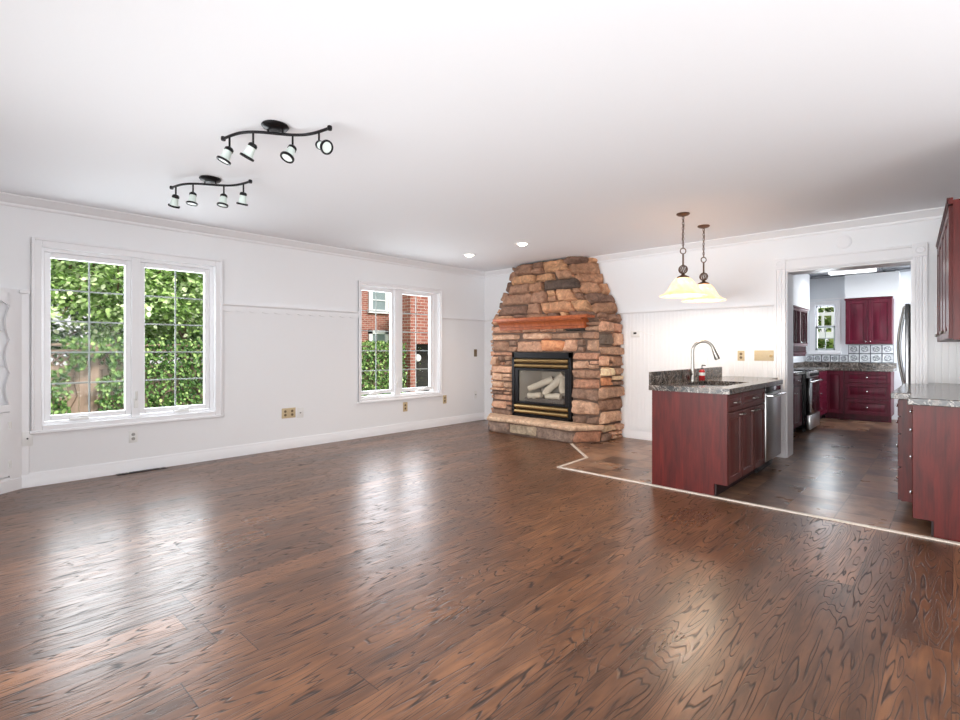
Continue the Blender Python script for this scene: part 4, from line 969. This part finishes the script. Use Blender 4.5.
# left run
lb1 = thing('base_cabinet', 'dark cherry kitchen cabinet before the black range', 'cabinet', (4.40, 0.30, 0.003), R90)
MB().box(0, 1.93, 0, 0.455, 0.10, 0.865).build('carcass', 'cherry_dark', lb1); MB().box(0, 1.93, 0.06, 0.08, 0, 0.10).build('toe_kick', 'toe', lb1)
for k in range(4):
    front(lb1, 'drawer', 0.4825 * k, 0.70, 0.4825, 0.16, 'cherry_dark', 'pull', 0.5, 0.5, 'chrome'); front(lb1, 'door', 0.4825 * k, 0.105, 0.4825, 0.59, 'cherry_dark', 'knob', 0.9 if k % 2 == 0 else 0.1, 0.85, 'chrome')
lb2 = thing('base_cabinet', 'narrow dark cherry kitchen cabinet between the range and the corner', 'cabinet', (4.40, 3.01, 0.003), R90)
MB().box(0, 1.26, 0, 0.455, 0.10, 0.865).build('carcass', 'cherry_dark', lb2); MB().box(0, 1.26, 0.06, 0.08, 0, 0.10).build('toe_kick', 'toe', lb2)
for k in range(3): front(lb2, 'drawer', 0.0, 0.105 + 0.252 * k, 1.26, 0.25, 'cherry_dark', 'knob', 0.5, 0.5, 'chrome')
rg = thing('range', 'black range with steel oven handle and steel bottom drawer', 'oven', (4.47, 2.245, 0.003), R90)
MB().box(0, 0.755, 0.0, 0.53, 0.05, 0.90, 0.004).build('body', 'black_gloss', rg)
od = MB().box(0.01, 0.745, -0.045, 0.0, 0.27, 0.80, 0.006, 2).build('door', 'black_gloss', rg)
MB().tube([(0.06, -0.045, 0.755), (0.06, -0.09, 0.755), (0.70, -0.09, 0.755), (0.70, -0.045, 0.755)], 0.014, 12).build('handle', 'chrome', od)
MB().box(0.01, 0.745, -0.05, 0.0, 0.04, 0.255, 0.006, 2).build('drawer', 'steel', rg)
MB().box(0.0, 0.755, -0.03, 0.0, 0.81, 0.90, 0.004).build('control_panel', 'steel', rg)
for k in range(5): MB().lathe([(0, 0), (0.02, 0), (0.018, 0.025), (0, 0.027)], (0.11 + 0.135 * k, -0.03, 0.855), 14, mat=Matrix.Rotation(PI / 2, 3, 'X')).build('knob', 'black_plastic', rg)
for xx, yy in ((0.2, 0.15), (0.55, 0.15), (0.2, 0.38), (0.55, 0.38)): MB().torus((xx, yy, 0.905), 0.085, 0.006).build('burner', 'black_metal', rg)
MB().box(0.03, 0.08, 0.02, 0.06, 0, 0.05).box(0.68, 0.73, 0.02, 0.06, 0, 0.05).box(0.03, 0.08, 0.45, 0.5, 0, 0.05).box(0.68, 0.73, 0.45, 0.5, 0, 0.05).build('foot', 'black_plastic', rg)
kc = thing('countertop', 'dark granite worktop turning the corner under the kitchen window', 'countertop', (4.4, 4.5, 0.869))
MB().prism([(KX0 + .002, 3.005), (4.425, 3.005), (4.425, 4.272), (5.345, 4.272), (5.345, KY - .002), (KX0 + .002, KY - .002)], 0.869, 0.915).build('slab', 'granite', kc, world=True)
MB().box(KX0 + .024, 5.345, KY - 0.024, KY - 0.002, 0.915, 1.0).box(KX0 + .002, KX0 + 0.024, 3.005, KY - .002, 0.915, 1.0).build('upstand', 'granite', kc, world=True)
tag(MB().box(KX0 + .002, 4.425, 0.295, 2.24, 0.869, 0.915, 0.003).build('countertop', 'granite'), 'dark granite worktop on the kitchen cabinet before the range', 'countertop')
# pressed tin splashback
def tin_tiles(cols, rows, x0, z0, s_, label):
    bk = MB(); sc_ = MB(); b = MB(); yy = KY - 0.003
    t = thing('splashback', label, 'backsplash', (x0 + s_ * cols / 2, KY, z0))
    bk.box(x0, x0 + s_ * cols, yy - 0.004, KY - 0.0005, z0, z0 + s_ * rows)
    for i in range(cols):
        for j in range(rows):
            a, c_ = x0 + s_ * i, z0 + s_ * j; g = 0.008
            b.box(a + g, a + s_ - g, yy - 0.006, yy - 0.003, c_ + g, c_ + s_ - g)
            for q in ((a + g, a + s_ - g, c_ + g, c_ + g + 0.012), (a + g, a + s_ - g, c_ + s_ - g - 0.012, c_ + s_ - g), (a + g, a + g + 0.012, c_ + g, c_ + s_ - g), (a + s_ - g - 0.012, a + s_ - g, c_ + g, c_ + s_ - g)):
                b.box(q[0], q[1], yy - 0.010, yy - 0.002, q[2], q[3], 0.003)
            m = (a + s_ / 2, yy - 0.006, c_ + s_ / 2)
            sc_.torus(m, s_ * 0.27, 0.007, Matrix.Rotation(PI / 2, 3, 'X'), seg=16, sec=6)
            for k in range(4):
                an = PI / 4 + PI / 2 * k + 0.3; d_ = Vector((math.cos(an), 0, math.sin(an)))
                sc_.tube([Vector(m) + d_ * s_ * 0.05, Vector(m) + d_ * s_ * 0.36], [0.008, 0.004], 6)
    bk.build('backing', 'tin_dark', t, world=True); b.build('tile', 'tin', t, world=True, angle=30)['kind'] = 'stuff'
    sc_.build('scroll_relief', 'tin_grey', t, world=True, angle=30)['kind'] = 'stuff'
    return t
tin_tiles(4, 2, 4.652, 1.002, 0.163, 'two rows of embossed silver tin tiles below the kitchen wall cabinet')
tin_tiles(5, 1, 3.962, 1.002, 0.137, 'single row of embossed silver tin tiles below the kitchen window')
# wall cabinets
ku = thing('wall_cabinet', 'cherry kitchen wall cabinet with two panel doors under the white soffit', 'cabinet', (4.65, 4.57, 1.335), 0)
MB().box(0, 0.655, 0, 0.325, 0, 0.80).build('carcass', 'cherry_dark', ku)
MB().box(-0.012, 0.667, -0.035, 0.0, 0.785, 0.82, 0.006).build('crown_molding', 'cherry_dark', ku)
front(ku, 'door', 0.0, 0, 0.327, 0.785, 'cherry_dark', 'knob', 0.9, 0.06, 'chrome'); front(ku, 'door', 0.327, 0, 0.327, 0.785, 'cherry_dark', 'knob', 0.1, 0.06, 'chrome')
kl = thing('wall_cabinet', 'glass-fronted dark wall cabinet with barred panes on the kitchen side wall', 'cabinet', (4.24, 2.40, 1.29), R90)
b = MB().box(0, 1.10, 0.29, 0.305, 0, 0.62).box(0, 0.018, 0, 0.305, 0, 0.62).box(1.082, 1.10, 0, 0.305, 0, 0.62).box(0, 1.10, 0, 0.305, 0.0, 0.018).box(0, 1.10, 0, 0.305, 0.602, 0.62).box(0.018, 1.082, 0.02, 0.29, 0.3, 0.315)
b.build('carcass', 'cherry_dark', kl)
for k in range(2):
    a = 0.55 * k; b = MB().box(a + .002, a + 0.045, -0.02, 0, 0.002, 0.618).box(a + 0.505, a + 0.548, -0.02, 0, 0.002, 0.618).box(a + 0.045, a + 0.505, -0.02, 0, 0.002, 0.05).box(a + 0.045, a + 0.505, -0.02, 0, 0.57, 0.618)
    d = b.build('door', 'cherry_dark', kl)
    MB().box(a + 0.045, a + 0.505, -0.008, -0.004, 0.05, 0.57).build('pane', 'cab_glass', d)
    for q in range(1, 4): MB().box(a + 0.045 + 0.115 * q - 0.008, a + 0.045 + 0.115 * q + 0.008, -0.018, -0.008, 0.05, 0.57).build('muntin', 'cherry_dark', d)
    knob_mesh(a + (0.525 if k == 0 else 0.024), -0.02, 0.06).build('knob', 'chrome', d)
MB().box(-0.01, 1.11, -0.04, 0.0, 0.60, 0.635, 0.006).build('crown_molding', 'cherry_dark', kl)
b = MB().box(0, 1.1, -0.005, 0.02, -0.11, -0.095).box(0, 1.1, 0.0, 0.3, -0.125, -0.11)
for q in range(19): b.lathe([(0.006, -0.095), (0.011, -0.07), (0.006, -0.045), (0.011, -0.02), (0.006, 0.0)], (0.03 + 0.058 * q, 0.008, 0), 8)
for q in range(12): b.lathe([(0, 0), (0.035, 0), (0.035, 0.014), (0, 0.014)], (0.05 + 0.09 * q, 0.005, -0.125), 12, mat=Matrix.Rotation(-PI / 2, 3, 'X'))
b.build('gallery_shelf', 'cherry_dark', kl)
# fridge
fr = thing('fridge', 'pale fridge with tall bowed steel handle seen past the doorway edge', 'fridge', (5.585, 3.35, 0.003), -R90)
MB().box(0, 0.84, 0.06, 0.80, 0.02, 1.88, 0.006).build('body', 'fridge', fr)
for x0, x1, hx in ((0.0, 0.415, 0.385), (0.425, 0.84, 0.80)):
    d = MB().box(x0, x1, 0.0, 0.052, 0.05, 1.87, 0.01, 2).build('door', 'steel', fr)
    pts = [(hx, 0.0, 0.72)] + [(hx, -0.012 - 0.065 * math.sin(PI * i / 12), 0.74 + 1.08 * i / 12) for i in range(13)] + [(hx, 0.0, 1.84)]
    MB().tube(pts, 0.013, 10).build('handle', 'nickel' if x0 > 0.2 else 'steel', d)
MB().box(0.02, 0.82, 0.05, 0.08, 0.0, 0.05).build('grille', 'black_plastic', fr)
cf = thing('ceiling_light', 'white box fluorescent light on the kitchen ceiling', 'light', (4.86, 3.6, KH - 0.026))
MB().box(-0.32, 0.32, -0.12, 0.12, -0.02, 0.0, 0.004).build('housing', 'white_plastic', cf)
MB().box(-0.31, 0.31, -0.11, 0.11, -0.08, -0.02, 0.01, 2).build('diffuser', 'tube', cf)
l = bpy.data.lights.new('kitchen_glow', 'AREA'); l.shape = 'RECTANGLE'; l.size = 0.6; l.size_y = 0.2; l.energy = 8
o = bpy.data.objects.new('kitchen_glow', l); COL.objects.link(o); o.parent = cf; o.location = (0, 0, -0.085)

# ------------------------------------------------------------------ outdoors
GZ = -0.45
struct(MB().box(-30, -0.2, -22, 25, GZ - 0.1, GZ).box(-0.2, 14, 5.1, 25, GZ - 0.1, GZ).build('ground', 'grass'))
FXF = -3.5
fn = thing('fence', 'pinkish weathered board fence with lattice top beyond the large window', 'fence', (FXF, -2.5, GZ))
for y in (-8.4, -6.7, -5.0, -3.3, -1.6, 0.1):
    MB().box(FXF - 0.05, FXF + 0.05, y - 0.05, y + 0.05, GZ, 1.33, 0.008).build('post', 'fence', fn, world=True)
b = MB(); y = -8.4
while y < 0.8: b.box(FXF - 0.012, FXF + 0.012, y, y + 0.135, GZ + 0.05, 0.93, 0.003); y += 0.14
b.build('board_panel', 'fence', fn, world=True)
MB().box(FXF - 0.03, FXF + 0.035, -8.4, 0.8, 0.93, 1.0, 0.004).box(FXF - 0.03, FXF + 0.035, -8.4, 0.8, 1.19, 1.24, 0.004).box(FXF - 0.06, FXF + 0.06, -8.4, 0.8, 1.29, 1.33, 0.006).build('rail', 'fence', fn, world=True)
b = MB(); y = -8.4
while y < 0.7:
    b.tube([(FXF + 0.005, y, 1.0), (FXF + 0.005, y + 0.19, 1.19)], 0.012, 4); b.tube([(FXF - 0.008, y + 0.19, 1.0), (FXF - 0.008, y, 1.19)], 0.012, 4); y += 0.11
b.build('lattice', 'fence', fn, world=True)

def leaves(name, mat, parent, pts, size, normal_bias, seed):
    """pts: list of (position, outward direction); each leaf a folded six-sided blade"""
    rnd = random.Random(seed); vs = []; fs = []; tones = []
    for p, nrm in pts:
        s_ = size * rnd.uniform(0.6, 1.35)
        d = Vector((rnd.gauss(0, 1), rnd.gauss(0, 1), rnd.gauss(0, 1))).normalized()
        n_ = (Vector(nrm) * normal_bias + d).normalized()
        t_ = Vector((rnd.gauss(0, 0.6), rnd.gauss(0, 0.6), -1)); t_ = (t_ - n_ * t_.dot(n_)).normalized(); w_ = n_.cross(t_)
        k = len(vs); p = Vector(p)
        vs += [p, p + t_ * s_ * 0.3 + w_ * s_ * 0.36 + n_ * s_ * 0.08, p + t_ * s_ * 0.7 + w_ * s_ * 0.26, p + t_ * s_, p + t_ * s_ * 0.7 - w_ * s_ * 0.26, p + t_ * s_ * 0.3 - w_ * s_ * 0.36 + n_ * s_ * 0.08]
        fs += [(k, k + 1, k + 2, k + 3), (k, k + 3, k + 4, k + 5)]
        tn = min(1, max(0, rnd.gauss(0.5, 0.3))); tones += [tn] * 6
    me = bpy.data.meshes.new(name); Mi = MW[parent].inverted() if parent else Matrix.Identity(4)
    me.from_pydata([tuple(Mi @ v) for v in vs], [], fs)
    at = me.color_attributes.new('tone', 'FLOAT_COLOR', 'POINT')
    for i, tn in enumerate(tones): at.data[i].color = (tn, tn, tn, 1)
    me.materials.append(M[mat]); o = bpy.data.objects.new(name, me); COL.objects.link(o)
    if parent: o.parent = parent
    return o
R = random.Random(5)
# ivy over the fence
iv = thing('ivy', 'dense dark green ivy climbing over the board fence', 'ivy', (FXF, -1.6, GZ))
pts = []
while len(pts) < 20000:
    y = R.uniform(-8.3, 0.85); z = R.uniform(GZ, 1.45)
    cover = mnoise.noise(Vector((y * 1.3, z * 1.6, 4.0))) * 0.5 + 0.5
    bare = 1.0 if (-5.75 < y < -4.85) else 0.0
    if bare and ((z > 0.88 and cover < 0.55) or (0.3 < z < 0.95 and -5.32 < y < -4.98 and cover < 0.6)): continue
    if z > 1.40 and R.random() < 0.5: continue
    pts.append(((FXF + R.uniform(0.05, 0.2) + 0.12 * cover, y, z), (1, 0, 0.35)))
leaves('ivy_leaves', 'leaf_ivy', iv, pts, 0.06, 1.1, 3)
b = MB()
for k in range(16):
    y = R.uniform(-8, 0.6); q = [(FXF + 0.04, y, GZ)]
    for i in range(7): y += R.uniform(-.12, .12); q.append((FXF + 0.03, y, GZ + 0.25 * (i + 1)))
    b.tube(q, 0.008, 5)
b.build('ivy_stem', 'bark', iv, world=True)
# trees
def tree(label, base, crown, n, lsize, mat, seed, trunk_r=0.07, sheets=16):
    t = thing('tree', label, 'tree', base); r_ = random.Random(seed); bx, by, bz = base; cx, cy, cz, rx, ry, rz = crown
    b = MB(); tips = []
    top_ = Vector((cx, cy, cz + rz * 0.5))
    b.tube([(bx, by, bz), (bx * .6 + cx * .4, by * .5 + cy * .5, bz * .5 + cz * .5), tuple(top_)], [trunk_r, trunk_r * 0.7, trunk_r * 0.2], 8)
    for k in range(sheets):
        s_ = Vector((bx * .5 + cx * .5, by * .5 + cy * .5, bz * .4 + cz * .6)).lerp(top_, r_.random()); a = r_.uniform(0, 2 * PI)
        e_ = Vector((cx + rx * math.cos(a) * r_.uniform(.5, 1), cy + ry * math.sin(a) * r_.uniform(.5, 1), cz + rz * r_.uniform(-0.7, 0.8)))
        mid = s_.lerp(e_, 0.5) + Vector((0, 0, 0.12)); b.tube([s_, mid, e_], [trunk_r * .4, trunk_r * .25, 0.006], 5); tips.append((s_, mid, e_))
    b.build('trunk', 'bark', t, world=True)
    pts = []
    for k in range(n):
        s_, mid, e_ = r_.choice(tips); u = r_.random() ** 0.6; p = (s_.lerp(mid, u * 2) if u < .5 else mid.lerp(e_, u * 2 - 1)) + Vector((r_.gauss(0, .2), r_.gauss(0, .2), r_.gauss(0, .11)))
        pts.append((p, (0.3, 0, 0.9)))
    leaves('foliage', mat, t, pts, lsize, 1.3, seed); return t
tree('bright green maple crown overhanging the fence beyond the large window', (-4.6, -4.35, GZ), (-4.5, -4.6, 2.35, 1.3, 1.6, 1.15), 13000, 0.085, 'leaf_light', 11, 0.075, 26)
tree('slender light green tree in front of the ivy, pale bark trunk', (-4.3, -3.5, GZ), (-4.2, -3.55, 2.5, 0.9, 0.75, 0.9), 6500, 0.08, 'leaf_light', 12, 0.06, 16)
tree('dense green tree filling the sky at the corner cabinet end of the garden', (-6.2, -6.6, GZ), (-6.0, -6.4, 2.4, 1.5, 1.5, 1.5), 9000, 0.1, 'leaf_ivy', 13, 0.1, 22)
tree('deep green tree behind the maple, beyond the fence', (-7.6, -4.2, GZ), (-7.4, -3.6, 1.9, 1.4, 3.0, 2.3), 14000, 0.12, 'leaf_ivy', 14, 0.12, 26)
tree('tall green tree between the brick house and the brick pier', (-8.6, 6.2, GZ), (-8.6, 5.9, 2.4, 0.35, 0.55, 1.7), 3000, 0.1, 'leaf_ivy', 15, 0.1, 14)
# hedge before the brick house
hg = thing('hedge', 'sunlit leafy hedge below the brick house windows', 'hedge', (-4.3, 0.9, GZ))
MB().box(-4.7, -4.05, -0.9, 1.75, GZ, 1.1, 0.15, 2).build('twig_core', 'hedge_core', hg, world=True)
pts = []
for k in range(15000):
    y = R.uniform(-1.0, 1.8); f_ = R.random()
    topz = 1.36 + 0.09 * mnoise.noise(Vector((y * 2.2, 1, 1)))
    if f_ < 0.75: pts.append(((-3.98 + R.uniform(-.08, .12), y, R.uniform(GZ, topz)), (1, 0, 0.3)))
    else: pts.append(((R.uniform(-4.7, -3.95), y, topz + R.uniform(-.12, .08)), (0.3, 0, 1)))
leaves('leaves', 'leaf_hedge', hg, pts, 0.062, 1.0, 8)
# brick house and pier
hs = thing('house', 'two-storey red brick house with stacked white windows seen through the small window', 'house', (-12, 3.2, GZ))
MB().box(-15, -10, 1.2, 6.05, GZ, 6.2).build('brick_wall', 'brick', hs, world=True)
MB().prism([(-15.3, 6.2), (-9.7, 6.2), (-12.5, 8.2)], 0.9, 6.3, 'y').build('roof', 'roof', hs, world=True)
for z0, z1 in ((2.62, 3.62), (0.75, 1.98)):
    b = MB().box(-10.0, -9.94, 4.42, 4.58, z0, z1).box(-10.0, -9.94, 5.16, 5.32, z0, z1).box(-10.0, -9.94, 4.42, 5.32, z1 - 0.15, z1).box(-10.0, -9.93, 4.40, 5.34, z0, z0 + 0.14).box(-9.99, -9.95, 4.58, 5.16, (z0 + z1) / 2 - 0.02, (z0 + z1) / 2 + 0.02)
    f_ = b.build('window_frame', 'trim', hs, world=True); MB().box(-10.0, -9.97, 4.58, 5.16, z0 + 0.14, z1 - 0.15).build('pane', 'dark_glass', f_, world=True)
wg = thing('brick_pier', 'orange-red brick wall end with dark utility recess beside the hedge', 'building', (-3.75, 2.4, GZ))
MB().box(-4.0, -3.52, 1.18, 1.36, GZ, 5.5).box(-4.0, -3.52, 1.36, 3.4, 1.38, 5.5).box(-4.0, -3.9, 1.36, 3.4, GZ, 1.38).build('brick_wall', 'brick', wg, world=True)
MB().box(-3.9, -3.86, 1.37, 3.4, GZ, 1.37).build('utility_panel', 'slot', wg, world=True)
mt = thing('electric_meter', 'round glass electric meter on the dark recess of the brick pier', 'meter', (-3.86, 1.56, 0.95))
MB().box(0.0, 0.1, -0.12, 0.12, -0.35, 0.22, 0.01).build('meter_box', 'slot', mt)
MB().lathe([(0, 0.1), (0.095, 0.1), (0.1, 0.13), (0.085, 0.19), (0, 0.2)], (0, 0, 0.08), 24, mat=Matrix.Rotation(PI / 2, 3, 'Y')).build('meter_dial', 'white_plastic', mt)
# neighbour porch beyond the kitchen window
pc = thing('porch', 'white neighbouring porch with balusters beyond the kitchen window', 'porch', (4.1, 8.2, GZ))
MB().box(2.6, 5.4, 8.0, 8.2, 1.50, 1.66).box(2.6, 5.4, 8.05, 8.12, 2.06, 2.14).build('beam', 'trim', pc, world=True)
for k in range(14): MB().cyl((2.75 + 0.2 * k, 8.08, 1.66), (2.75 + 0.2 * k, 8.08, 2.06), 0.03, seg=8).build('baluster', 'trim', pc, world=True)
for x in (2.65, 5.3): MB().box(x, x + 0.12, 8.0, 8.12, GZ, 3.0).build('post', 'trim', pc, world=True)
MB().box(2.6, 5.4, 8.0, 9.6, 3.0, 3.1).build('roof', 'trim', pc, world=True)
tree('green shrub tree behind the white porch beyond the kitchen window', (4.0, 10.8, GZ), (4.0, 10.6, 1.7, 1.4, 0.7, 1.3), 2600, 0.17, 'leaf_hedge', 17, 0.08, 14)
